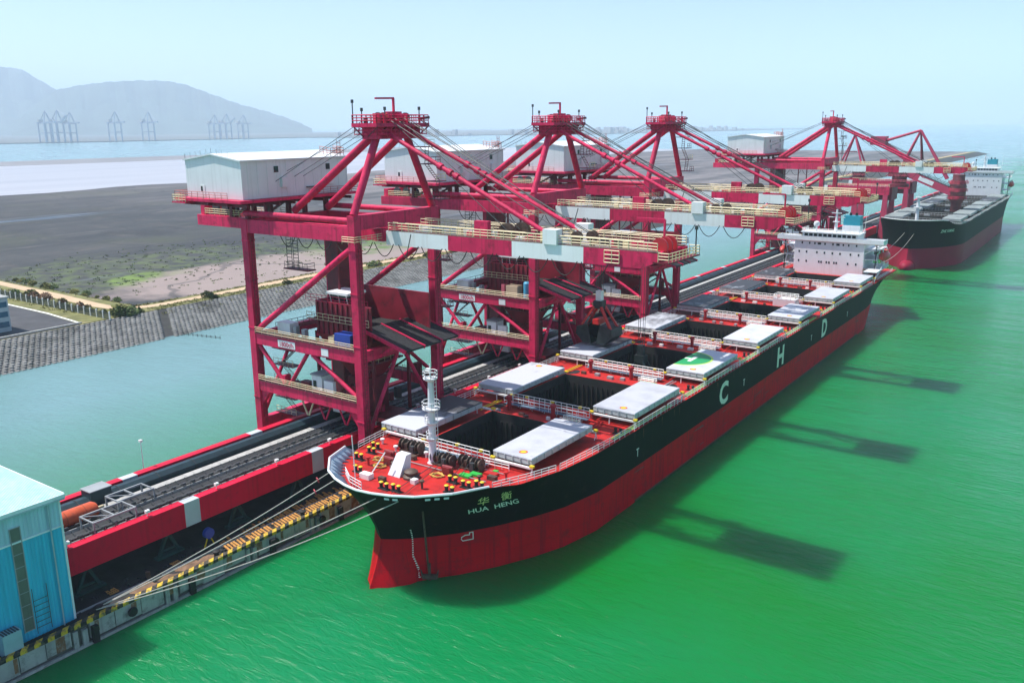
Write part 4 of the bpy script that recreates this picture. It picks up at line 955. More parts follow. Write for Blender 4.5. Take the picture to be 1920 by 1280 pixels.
    if boat:
        for sd in (-1, 1):
            c = (cx + sd * 15.2, yf + 6, zd + 6.6)
            m = M(); m.lathe((c[0], c[1] - 4, c[2]), [(.1, 0), (.8, .6), (1.3, 1.8), (1.4, 4), (1.3, 6), (.8, 7.4), (.1, 8)], 12, 'y')
            lb = m.obj("lifeboat", boat_orange, e); M().cbox((c[0], c[1], c[2] + 1.4), 1.4, 2.6, .8).obj("canopy", boat_orange, lb)
            m = M()
            for q in (-2.6, 2.6):
                m.path([(c[0] - sd * 1.0, c[1] + q, zd + 3.0), (c[0] - sd * 1.6, c[1] + q, zd + 6), (c[0] - sd * .9, c[1] + q, zd + 8.6), (c[0], c[1] + q, zd + 8.9), (c[0], c[1] + q, zd + 8)], .16, 6)
            m.obj("davit", white_paint, e)
    M().rail([(cx - 15.4, yf - 6, zd), (cx - 15.4, yf + 18, zd)], 1.15, (.35, .7, 1.0), 1.5, .05).rail([(cx + 15.4, yf - 2, zd), (cx + 15.4, yf + 18, zd)], 1.15, (.35, .7, 1.0), 1.5, .05).obj("poop_rail", rail_white, e)
    return sup
accommodation(ship, 0, 190, 12.01)
m = M(); m.box(-16.0, 16.0, 187.2, 211, 12.02, 12.35); m.obj("poop_deck", deck_red, ship)
# mooring deck clutter at the stern quarter
m = M(); m.rail([(15.6, 183, 12.1), (15.7, 192, 15.1), (15.6, 200, 15.1)], 1.2, (.35, .7, 1.0), 1.2, .06); m.box(12, 15.8, 184.5, 200, 14.9, 15.05); m.obj("quarter_platform", white_paint, ship)

# ---------------- far ship
S2 = Ship(3.2, 305.5, 204.0, 8.2, 16.6, 3.4)
ship2 = thing("bulk_carrier", "second bulk carrier with dark hull and grey hatches berthed farther along, bulbous bow showing", "ship", (3.2, 400, 0))
dirty_cover = mat("weathered_grey_cover", (0.26, 0.30, 0.29), .6, var=.25, scale=.15, dirt=(COAL, .4, .15))
dk2 = mat("dull_brown_deck", (0.09, 0.08, 0.07), .7, var=.3, scale=.3)
H2 = [(12 + i * 26.5, 12 + i * 26.5 + 18, 7.4, (7.8, 15.0), (7.8, 15.0), 18.9) for i in range(6)]
red2 = mat("purple_red_antifouling", (0.27, 0.008, 0.035), .5, spec=.15, var=.15, scale=.15, streak=((.20, .01, .04), .5))
build_ship(ship2, S2, H2, False, {(4, 1): cover_full, (3, -1): cover_full}, dk2, dirty_cover, red=red2, black=mat("navy_black_hull", (0.003, 0.006, 0.009), .6, var=.25, scale=.15, streak=((.012, .014, .014), .4), spec=.1))
m = M(); m.lathe((3.2, 290.2, .9), [(.3, 0), (1.7, .9), (2.6, 2.6), (2.9, 5), (2.9, 9)], 16, 'y'); m.obj("bulbous_bow", red2, ship2)
for sd in (-1, 1): M().rail(side_run(S2, -2, 190, sd), 1.15, (.35, .68, 1.0), 2.0, .06).obj("guard_rail", rail_white, ship2)
for i, h in enumerate(H2):
    m = M(); y = 305.5 + h[0] - 2; m.rail([(-4.5, y, 17.4), (11, y, 17.4)], 1.4, (.5, 1.0), 1.4, .07); m.cbox((3.2 + (-1) ** i * 2, y - 2.5, 17.4), 2.2, 1.6, 1.6); m.obj("cross_deck_rail", steel_grey, ship2)
m = M(); m.lathe((3.2, 306.5, 17.5), [(.9, 0), (.7, 1), (.55, 10.5)], 10); m.cbox((3.2, 306.5, 24), 3, 2.4, .25); m.cbox((3.2, 306.5, 28), 2.4, 2.0, .25).tube((3.2, 306.5, 27), (3.2, 306.5, 30), .15, 6); m.obj("foremast", white_paint, ship2)
for x, y in ((-4, 303), (0, 299), (8, 301), (11, 304), (5, 297)):
    m = M(); winch(m, (x, y, 18.0), 2.6, .7); m.obj("mooring_winch", steel_grey, ship2)
accommodation(ship2, 3.2, 480.5, 16.6, 10.8, True, teal, k=1.25)
v, f = text_mesh("ZHE XIANG", 1.7, .02); S2.on_hull(v, f, 4.5, 14.6, .06).obj("name_lettering", letter_white, ship2, smooth=False)

# ================================================================== WHARF
ZW = 2.75; XE = -18.0; Y0, Y1 = -125.0, 640.0
kerb_m, N, L, b = node_mat("yellow_black_kerb_paint")
geo = N.new("ShaderNodeNewGeometry"); sep = N.new("ShaderNodeSeparateXYZ"); L.new(geo.outputs["Position"], sep.inputs[0])
q = math_('ADD', math_('MULTIPLY', sep.outputs[1], 1 / 1.5), math_('MULTIPLY', sep.outputs[0], 0.55))
fr = math_('FRACT', q)
stripe = ramp(fr, 0.49, 0.52)
worn = ramp(noise(1.6, 8), 0.46, 0.62, 0.0, 0.9)
c = mixc(stripe, (0.66, 0.44, 0.03), (0.02, 0.02, 0.02)); c = mixc(worn, c, (0.10, 0.085, 0.06)); L.new(c, b.inputs["Base Color"]); b.inputs["Roughness"].default_value = .7
wh = thing("wharf", "long concrete wharf with a yellow and black kerb beside the moored ships", "wharf", (-33, 0, 0))
M().box(-53, XE - .45, Y0, Y1, ZW - .5, ZW).obj("deck_slab", dusty_deck, wh)
M().box(XE - .75, XE + .02, Y0, Y1, ZW + .003, ZW + .42).obj("kerb", kerb_m, wh)
# fascia: panels between cross heads, walers, posts, fenders and piles
rp = random.Random(17)
y = -75.0; k = 0
while y < 12:
    w = rp.choice((2.9, 3.1, 3.4)); zb = rp.choice((.75, .9, 1.15, .6))
    if k % 4 == 3: w = 2.2
    else: M().box(XE - .42, XE, y + .05, y + w - .05, zb, ZW - .02).obj("fascia_panel", concrete, wh)
    if k % 4 == 3:
        M().box(XE - .35, XE + .05, y + .2, y + .75, -.7, ZW - .3).obj("fascia_post", concrete, wh); M().box(XE - .35, XE + .05, y + 1.3, y + 1.9, -.7, ZW - .5).obj("fascia_post", concrete, wh)
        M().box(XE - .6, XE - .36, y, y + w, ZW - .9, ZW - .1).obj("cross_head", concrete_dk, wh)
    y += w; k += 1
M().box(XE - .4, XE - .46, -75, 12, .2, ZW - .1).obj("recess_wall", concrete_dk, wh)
M().box(XE - .32, XE + .10, -75, 12, .02, .34).obj("waler", concrete, wh)
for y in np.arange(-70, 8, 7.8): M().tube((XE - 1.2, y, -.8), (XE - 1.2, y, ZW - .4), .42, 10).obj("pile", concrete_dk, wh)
for y in np.arange(-66, 230, 13.0):
    if not -12 < y < 190 or y < 4 or True:
        o = M().box(XE + .06, XE + .62, y - .35, y + .35, .25, 2.35).obj("fender", black_mat, wh)
for x in (-21.0, -46.0):
    M().box(x - .12, x + .12, Y0, Y1, ZW + .004, ZW + .17).obj("crane_rail", steel_grey, wh)
# raised orange bars standing for sun stripes between shadows beside the kerb
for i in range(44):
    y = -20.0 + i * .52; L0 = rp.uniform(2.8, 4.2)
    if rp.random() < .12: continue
    M().hexa(*[[(XE - .95 - L0, y - .14 + .75, z), (XE - .85, y - .14, z), (XE - .85, y + .14, z), (XE - .85 - L0, y + .14 + .75, z)] for z in (ZW + .02, ZW + .15)]).obj("sun_stripe", timber_sun_stripe, wh)
for i, (x, y, s) in enumerate(((-20.0, -32, 1.2), (-19.6, -29, .9), (-20.2, -25.8, 1.3), (-19.7, -23, 1.0))):
    m = M(); rr = random.Random(i)
    pts = [(x + math.cos(t) * s * rr.uniform(.6, 1.1) * 1.0, y + math.sin(t) * s * 1.6 * rr.uniform(.7, 1.1)) for t in np.linspace(0, 6.28, 13)[:-1]]
    for a, c_ in zip(pts, pts[1:] + pts[:1]): m.poly([(x, y, ZW + .35), (a[0], a[1], ZW + .03), (c_[0], c_[1], ZW + .03)])
    m.obj("dust_heap", mat("brown_spilled_dust", (0.20, 0.12, 0.075), .95, var=.3, scale=1), wh)
for y in np.arange(-72, 6, 4.6):
    w_ = rp.uniform(.4, 1.4); M().box(XE + .003, XE + .02, y, y + w_, rp.uniform(.9, 1.5), ZW - .06).obj("rust_stain", mat("rust_stained_concrete", (.20, .10, .05), .9, var=.4, scale=1.2, dirt=((.30, .28, .24), .5, 1.5)), wh)
for y in (-61.5, -35.2, -13.4, -4.6):
    M().lathe((XE + .3, y, 1.7), [(.3, -.16), (.55, -.16), (.62, 0), (.55, .16), (.3, .16)], 14, 'x').obj("tyre_fender", black_mat, wh)
def quay_bollard(x, y, label):
    o = M().lathe((x, y, ZW), [(.5, 0), (.45, .1), (.32, .2), (.32, .55), (.5, .7), (.5, .85), (.3, .95)], 12).obj("mooring_bollard", black_mat); tag(o, label, "bollard", "wharf bollards")
for y, lb in ((-54, "black mooring bollard on the kerb beside the blue shed's front"), (-38.4, "black mooring bollard at the blue shed's far corner, bow lines made fast"), (-22, "black mooring bollard on the wharf kerb amid the brown dust heaps"), (-7, "black mooring bollard on the kerb by the painted sun stripes")): quay_bollard(-19.2, y, lb)

# ================================================================== CONVEYOR TRESTLE
tr = thing("conveyor_trestle", "long red girder trestle carrying conveyors along the wharf", "trestle", (-31, 0, ZW))
bounds = [-22.9 + i * 22.55 for i in range(-5, 30)]
for xs, xf in ((-24.0, -25.3), (-39.7, -38.4)):
    pr = Y0
    for yb in bounds:
        if yb < Y0 or yb > Y1 - 30: continue
        x0, x1 = sorted((xs, xf))
        M().box(x0, x1, pr, yb, 6.05, 9.5).obj("girder_panel", girder_red, tr)
        M().box(x0 + .004, x1 - .004, yb + .004, yb + 2.35, 6.054, 9.496).obj("girder_band", mat("pale_grey_band_paint", (0.50, 0.54, 0.57), .5, var=.06), tr)
        pr = yb + 2.354
    M().box(*sorted((xs, xf)), pr, Y1 - 10, 6.05, 9.5).obj("girder_panel", girder_red, tr)
M().box(-38.38, -25.32, Y0, Y1 - 10, 7.5, 8.0).obj("floor_slab", dusty_deck, tr)
for y in np.arange(-70, 160, 11.2):
    for x, sg in ((-25.0, 1), (-38.8, -1)):
        m = M(); m.beam((x, y - 1.6, ZW), (x, y, 6.05), .4); m.beam((x, y + 1.6, ZW), (x, y, 6.05), .4); m.beam((x, y - 1.1, 3.6), (x, y + 1.1, 3.6), .25); m.box(x - .5, x + .5, y - 2.0, y + 2.0, ZW, ZW + .3)
        m.obj("support_frame", dark_green, tr)
    M().beam((-38.4, y, 6.6), (-25.3, y, 6.6), .6, .7).obj("cross_beam", dark_steel, tr)
for i, y in enumerate(np.arange(-38.5, 60, 10.6)):
    m = M(); m.tube((-24.6, y, 9.5), (-24.6, y, 10.1), .06, 5); m.cbox((-24.5, y, 10.2), .45, .55, .35); m.obj("floodlight", rail_white, tr)
M().rail([(-25.2, -40, 9.5), (-25.2, 420, 9.5)], .5, (1.0,), 4.0, .04).obj("cable_rail", dark_steel, tr)
# conveyors on the trestle
def conveyor(label, x0, x1, hooded, edge_m, yA=-118, yB=560):
    e = thing("belt_conveyor", label, "conveyor", ((x0 + x1) / 2, 0, 8.0)); xm = (x0 + x1) / 2
    zt = 9.05
    if hooded:
        m = M(); pf = [(x0, 8.55), (x0 + .1, 9.3), (xm - .4, 9.75), (xm + .4, 9.75), (x1 - .1, 9.3), (x1, 8.55)]
        for (a, za), (c_, zc_) in zip(pf[:-1], pf[1:]): m.poly([(a, yA, za), (c_, yA, zc_), (c_, yB, zc_), (a, yB, za)])
        m.obj("hood", hood_blue, e)
        m = M()
        for y in np.arange(yA + 3, yB, 6.0):
            for (a, za), (c_, zc_) in zip(pf[:-1], pf[1:]): m.beam((a, y, za + .04), (c_, y, zc_ + .04), .1, .08)
        m.obj("hood_ribs", dark_steel, e, kind="stuff")
    else:
        M().poly([(x0 + .25, yA, zt + .12), (xm - .35, yA, zt - .1), (xm - .35, yB, zt - .1), (x0 + .25, yB, zt + .12)]).poly([(xm - .35, yA, zt - .1), (xm + .35, yA, zt - .1), (xm + .35, yB, zt - .1), (xm - .35, yB, zt - .1)]).poly([(xm + .35, yA, zt - .1), (x1 - .25, yA, zt + .12), (x1 - .25, yB, zt + .12), (xm + .35, yB, zt - .1)]).obj("belt", belt_mat, e)
        m = M()
        for y in np.arange(max(yA, -45), 330, 1.55):
            m.tube((x0 + .1, y, 8.0), (x0 + .1, y, zt + .3), .05, 4); m.tube((x1 - .1, y, 8.0), (x1 - .1, y, zt + .3), .05, 4)
            m.tube((x1 - .3, y, zt + .22), (xm + .3, y, zt - .06), .085, 5); m.tube((x0 + .3, y, zt + .22), (xm - .3, y, zt - .06), .085, 5)
            m.cbox((x1 - .05, y, zt + .3), .22, .5, .24)
        m.obj("idlers", dark_steel, e, kind="stuff")
    for x in (x0, x1): M().box(x - .07, x + .07, yA, yB, 8.35, 8.55 if hooded else 8.98).obj("stringer", edge_m, e)
    m = M()
    for y in np.arange(yA, yB, 3.1):
        for x in (x0, x1): m.box(x - .06, x + .06, y - .06, y + .06, 8.0, 8.36)
    m.obj("trestle_feet", dark_steel, e, kind="stuff")
    return e
conveyor("dark hooded belt conveyor next to the landside girder", -37.9, -35.2, True, dark_steel)
conveyor("open belt conveyor along the middle of the trestle", -32.3, -30.1, False, steel_grey)
conveyor("open belt conveyor next to the seaside girder", -28.9, -26.6, False, steel_grey)
m = M(); y = -118.0
wk = thing("service_walkway", "pale grey grated walkway between the hooded and the open conveyor", "walkway", (-33.8, 0, 8))
while y < 330:
    M().box(-34.5, -33.2, y + .03, y + 5.97, 8.72, 8.82).obj("grating", grey_walk, wk); y += 6.0
M().box(-34.5, -33.2, 330, 560, 8.72, 8.82).obj("grating", grey_walk, wk)
m = M()
for y in np.arange(-118, 560, 3): m.box(-34.4, -34.3, y, y + .1, 8.0, 8.72).box(-33.4, -33.3, y, y + .1, 8.0, 8.72)
m.obj("walkway_feet", dark_steel, wk, kind="stuff")
M().rail([(-29.5, -30, 8.3), (-29.5, 330, 8.3)], 1.15, (.55, 1.0), 3.0, .04).obj("walkway_rail", dark_steel, wk)
M().box(-29.9, -29.1, -118, 560, 8.2, 8.3).obj("middle_footway", mat("dark_grey_footway", (0.12, 0.125, 0.13), .8, var=.2), wk)
# orange chute cover, dark cabinet and two steel frames near the shed
oc = thing("chute_cover", "orange canvas tube over the conveyor beside the blue shed", "chute cover", (-32.5, -35, 8))
m = M(); m.lathe((-32.4, -42, 9.5), [(1.15, 0), (1.15, 11.2), (.9, 11.6), (.25, 11.8)], 16, 'y'); m.obj("tube", orange, oc)
m = M(); m.lathe((-32.4, -30.15, 9.5), [(.22, 0), (.22, .8), (.12, .9)], 8, 'y'); m.obj("nozzle", rail_cream, oc)
for y in (-40, -37.4, -34.8, -32.2): M().lathe((-32.4, y, 9.5), [(1.18, 0), (1.18, .12)], 16, 'y').obj("hoop", mat("dull_orange_hoop", (.4, .08, .03), .6), oc)
cb = M().box(-37.6, -35.3, -29.4, -26.4, 8.0, 10.6).obj("cabinet", mat("dark_teal_cabinet", (0.012, 0.04, 0.05), .5)); tag(cb, "dark teal machine cabinet at the landside girder beside the steel frame", "cabinet")
M().box(-37.7, -35.2, -29.5, -26.3, 10.603, 10.72).obj("lid", steel_grey, cb)
cb2 = M().box(-38.36, -37.5, -36.5, -35.0, 8.0, 9.5).obj("cabinet", mat("faded_pink_box", (.42, .26, .2), .6)); tag(cb2, "small faded pink box against the landside girder near the shed", "cabinet")
M().box(-38.3, -37.45, -36.56, -34.94, 9.503, 9.6).obj("lid", steel_grey, cb2)
def frame(label, x0, x1, y0, y1, h):
    e = thing("steel_frame", label, "frame", ((x0 + x1) / 2, (y0 + y1) / 2, 8)); zt = 8.0 + h
    for x in (x0, x1):
        for y in (y0, y1): M().beam((x, y, 8.0), (x, y, zt), .2).obj("post", steel_grey, e)
        M().beam((x, y0 - .1, zt + .1), (x, y1 + .1, zt + .1), .22).obj("rail", steel_grey, e)
    for y in np.linspace(y0, y1, 3): M().beam((x0 + .1, y, zt + .1), (x1 - .1, y, zt + .1), .18).obj("cross_bar", steel_grey, e)
    M().beam((x0 + .1, y0 + .1, zt + .12), (x1 - .1, (y0 + y1) / 2, zt + .12), .12).obj("diagonal", steel_grey, e)
    for y in np.linspace(y0, y1, 5)[1:-1]: M().beam((x1, y, 8.0), (x1, y, zt - 1.0), .1).obj("stub_post", steel_grey, e)
frame("grey steel portal frame over the seaside conveyor next to the orange tube", -29.6, -26.5, -34.0, -28.3, 2.3)
frame("grey steel portal frame over the middle conveyor beside the teal cabinet", -32.9, -30.0, -28.6, -23.4, 2.3)
# thin lamp post behind the landside girder
lp = thing("lamp_post", "thin white lamp post behind the landside girder over the channel water", "lamp post", (-41, -18, ZW))
M().tube((-41, -18, ZW), (-41, -18, 13.2), .07, 6, .05).obj("pole", rail_white, lp); M().cbox((-41, -18, 13.35), .5, .4, .3).obj("lamp_head", rail_white, lp)
# blue drum reel and stand under the trestle
dr = thing("cable_reel", "blue cable reel on a yellow stand under the red seaside girder", "cable reel", (-22.6, -20.6, ZW))
M().lathe((-22.9, -20.6, 4.7), [(.75, 0), (.75, .08), (.4, .1), (.4, .5), (.75, .52), (.75, .6)], 14, 'x').obj("drum", blue, dr)
for s_ in (-1, 1): M().beam((-22.6, -20.6 + s_ * .8, ZW), (-22.6, -20.6, 4.6), .14).obj("stand_leg", yellow, dr)

# ================================================================== BLUE SHED
sh = thing("corrugated_shed", "tall blue corrugated transfer shed at the near end of the trestle", "shed", (-32, -60, ZW))
def clad(name, col):
    m, N, L, b = node_mat(name); g = N.new("ShaderNodeNewGeometry"); s = N.new("ShaderNodeSeparateXYZ"); L.new(g.outputs["Position"], s.inputs[0])
    ax = N.new("ShaderNodeMath"); ax.operation = 'ADD'; L.new(s.outputs[0], ax.inputs[0]); L.new(s.outputs[1], ax.inputs[1])
    w = N.new("ShaderNodeMath"); w.operation = 'SINE'; k = N.new("ShaderNodeMath"); k.operation = 'MULTIPLY'; k.inputs[1].default_value = 14.0; L.new(ax.outputs[0], k.inputs[0]); L.new(k.outputs[0], w.inputs[0])
    bp = N.new("ShaderNodeBump"); bp.inputs["Strength"].default_value = .5; bp.inputs["Distance"].default_value = .06; L.new(w.outputs[0], bp.inputs["Height"]); L.new(bp.outputs[0], b.inputs["Normal"])
    mp = N.new("ShaderNodeVectorMath"); mp.operation = 'MULTIPLY'; mp.inputs[1].default_value = (1, 1, .06); L.new(g.outputs["Position"], mp.inputs[0])
    n = N.new("ShaderNodeTexNoise"); n.inputs["Scale"].default_value = 1.2; n.inputs["Detail"].default_value = 6; L.new(mp.outputs[0], n.inputs["Vector"])
    r = N.new("ShaderNodeMapRange"); r.inputs[1].default_value = .3; r.inputs[2].default_value = .75; r.inputs[3].default_value = 1.12; r.inputs[4].default_value = .72; L.new(n.outputs[0], r.inputs[0])
    v = N.new("ShaderNodeVectorMath"); v.operation = 'SCALE'; v.inputs[0].default_value = col; L.new(r.outputs[0], v.inputs["Scale"]); L.new(v.outputs[0], b.inputs["Base Color"]); b.inputs["Roughness"].default_value = .45
    return m
clad_lo = clad("blue_corrugated_cladding", (0.05, 0.52, 0.76)); clad_hi = clad("pale_corrugated_cladding", (0.46, 0.66, 0.78)); clad_rf = clad("pale_cyan_roof_sheet", (0.40, 0.70, 0.74))
XS, YS = -20.2, -40.7
M().box(-44, XS, -95, YS, ZW, 14.6).obj("lower_wall", clad_lo, sh, smooth=False)
M().box(-43.99, XS - .01, -94.9, YS - .01, 14.6, 18.05).obj("upper_wall", clad_hi, sh, smooth=False)
M().hexa([(-44.5, -95.4, 18.06), (XS + .35, -95.4, 18.06), (XS + .35, YS + .35, 18.06), (-44.5, YS + .35, 18.06)], [(-44.5, -95.4, 18.5), (XS + .35, -95.4, 18.3), (XS + .35, YS + .35, 18.3), (-44.5, YS + .35, 18.5)]).obj("roof", clad_rf, sh, smooth=False)
M().box(XS + .352, XS + .46, -95.4, YS + .46, 17.95, 18.36).box(-44.6, XS + .35, YS + .352, YS + .46, 17.95, 18.45).obj("eaves_trim", mat("white_trim", (.72, .8, .82), .5), sh)
for y in (-45.9, -56.0): M().box(XS + .004, XS + .07, y - .5, y + .5, 3.9, 16.3).obj("skylight_strip", mat("dirty_fibreglass", (0.13, 0.14, 0.12), .5, var=.2, streak=((.06, .06, .05), .5)), sh)
M().box(-26.4, -25.0, -48.4, -46.9, 18.45, 18.62).obj("roof_hatch", mat("grey_hatch", (.12, .15, .15), .5), sh)
M().box(XS + .004, XS + .1, YS - .25, YS - .02, ZW + .1, 17.9).obj("corner_trim", mat("white_trim", (.72, .8, .82), .5), sh)
M().rail([(XS + .3, -45.2, ZW + .5), (XS + .3, -43.6, ZW + .5)], 5.5, (.12, .24, .36, .48, .6, .72), 1.5, .04).obj("wall_ladder", dark_steel, sh)
m = M()
for y in np.arange(-60, YS - .1, .42): m.box(XS + .003, XS + .05, y, y + .13, ZW, 14.5)
m.obj("cladding_ribs", clad_lo, sh, smooth=False, kind="stuff")
m = M()
for y in np.arange(-60, YS - .1, .42): m.box(XS - .007, XS + .035, y, y + .13, 14.69, 17.72)
m.obj("upper_cladding_ribs", clad_hi, sh, smooth=False, kind="stuff")
M().box(XS + .005, XS + .12, -95, YS, 14.5, 14.68).obj("band_flashing", mat("white_trim", (.72, .8, .82), .5), sh)
M().box(XS + .05, XS + .5, -95.4, YS + .4, 17.74, 17.94).obj("gutter", mat("pale_gutter", (.35, .5, .55), .5), sh)
for y in (-42.2, -51.5): M().tube((XS + .22, y, ZW), (XS + .22, y, 17.7), .09, 8).obj("downpipe", mat("pale_gutter", (.35, .5, .55), .5), sh)
m = M()
for y in (-46.45, -45.35): m.box(XS + .06, XS + .14, y - .05, y + .05, 3.85, 16.35)
for z in np.arange(3.9, 16.4, 1.55): m.box(XS + .072, XS + .12, -46.4, -45.4, z - .04, z + .04)
m.obj("strip_frame", steel_grey, sh, smooth=False, kind="stuff")
# loose gear on the wharf apron
rg = random.Random(3)
for i, (x, y, lb) in enumerate(((-21.6, -30.5, "rusty oil drum on the wharf apron left of the blue cable reel"), (-22.6, -15.2, "rusty oil drum on the wharf apron right of the blue cable reel"))):
    o = M().lathe((x, y, ZW), [(.3, 0), (.3, .3), (.32, .32), (.3, .34), (.3, .6), (.32, .62), (.3, .64), (.3, .9), (.27, .91)], 12).obj("oil_drum", winch_brown); tag(o, lb, "drum")
for i, (x, y, lb) in enumerate(((-22.3, -35.0, "wooden pallet on the wharf apron just past the blue shed's corner"), (-22.0, -26.2, "wooden pallet on the wharf apron under the white girder band"))):
    pal = thing("pallet", lb, "pallet", (x, y, ZW))
    for k in range(5): M().box(x - .6, x + .6, y - .6 + k * .27, y - .48 + k * .27, ZW + .12, ZW + .15).obj("plank", timber_sun_stripe, pal)
    for k in (-.5, 0, .5): M().box(x + k - .06, x + k + .06, y - .6, y + .6, ZW, ZW + .12).obj("runner", timber_sun_stripe, pal)
m = M()
for _ in range(260):
    x = rg.uniform(-24.5, -18.9); y = rg.uniform(-60, 6); s_ = rg.uniform(.06, .28); m.hexa([(x - s_, y - s_, ZW), (x + s_, y - s_ * .8, ZW), (x + s_ * .8, y + s_, ZW), (x - s_ * .7, y + s_, ZW)], [(x - s_ * .4, y - s_ * .4, ZW + s_), (x + s_ * .4, y - s_ * .4, ZW + s_ * .9), (x + s_ * .4, y + s_ * .4, ZW + s_), (x - s_ * .4, y + s_ * .4, ZW + s_ * .8)])
m.obj("spilled_coal", coal_mat, wh, smooth=False, kind="stuff")
ct = thing("switch_cabinet", "grey louvred switch cabinet standing against the blue shed's sea side", "cabinet", (-19.6, -48.2, ZW))
M().box(XS + .25, XS + 1.55, -49.4, -47.4, ZW, ZW + 2.6).obj("body", mat("pale_blue_grey_steel", (.30, .45, .50), .5), ct)
for i in range(6): M().box(XS + .3, XS + 1.5, -49.3 + i * .31, -49.14 + i * .31, ZW + 2.603, ZW + 2.68).obj("louvre", dark_steel, ct)

# ================================================================== MOORING LINES
def line(a, c_, sag, r, label, guard=None):
    e = thing("mooring_line", label, "rope", a, None); a = Vector(a); c_ = Vector(c_)
    pts = [a.lerp(c_, t) - Vector((0, 0, sag * 4 * t * (1 - t))) for t in np.linspace(0, 1, 13)]
    M().path(pts, r, 6).obj("rope", rope_mat, e)
    if guard:
        p = a.lerp(c_, guard) - Vector((0, 0, sag * 4 * guard * (1 - guard))); d = (c_ - a).normalized()
        M().tube(p - d * .06, p + d * .06, .42, 12).obj("rat_guard", mat("pink_red_guard", (.5, .03, .06), .5), e)
line((-19.2, -38.4, 3.45), (-8.4, -10.6, 13.6), .5, .065, "upper of the two mooring lines to the left side of the near bow", .93)
line((-19.2, -38.2, 3.45), (-5.8, -12.3, 13.6), .5, .065, "lower of the two mooring lines to the left side of the near bow", .90)
line((-19.0, -38.6, 3.4), (S1.pt(1.1, .9)[0], S1.pt(1.1, .9)[1], S1.pt(1.1, .9)[2]), .8, .065, "mooring line to the near bow's centre fairlead, higher of the seaward pair")
line((-19.0, -38.9, 3.4), (S1.pt(2.2, .88)[0], S1.pt(2.2, .88)[1], S1.pt(2.2, .88)[2]), 1.0, .065, "mooring line to the near bow's port fairlead, lowest of the four")
for k_, (a, c_, lb) in enumerate((((2, 211, 12.8), (1.5, 294, 14.8), "left mooring line between the two ships"), ((8, 211, 12.8), (5, 294.5, 14.6), "right mooring line between the two ships"))): line(a, c_, 3.0, .08, lb)

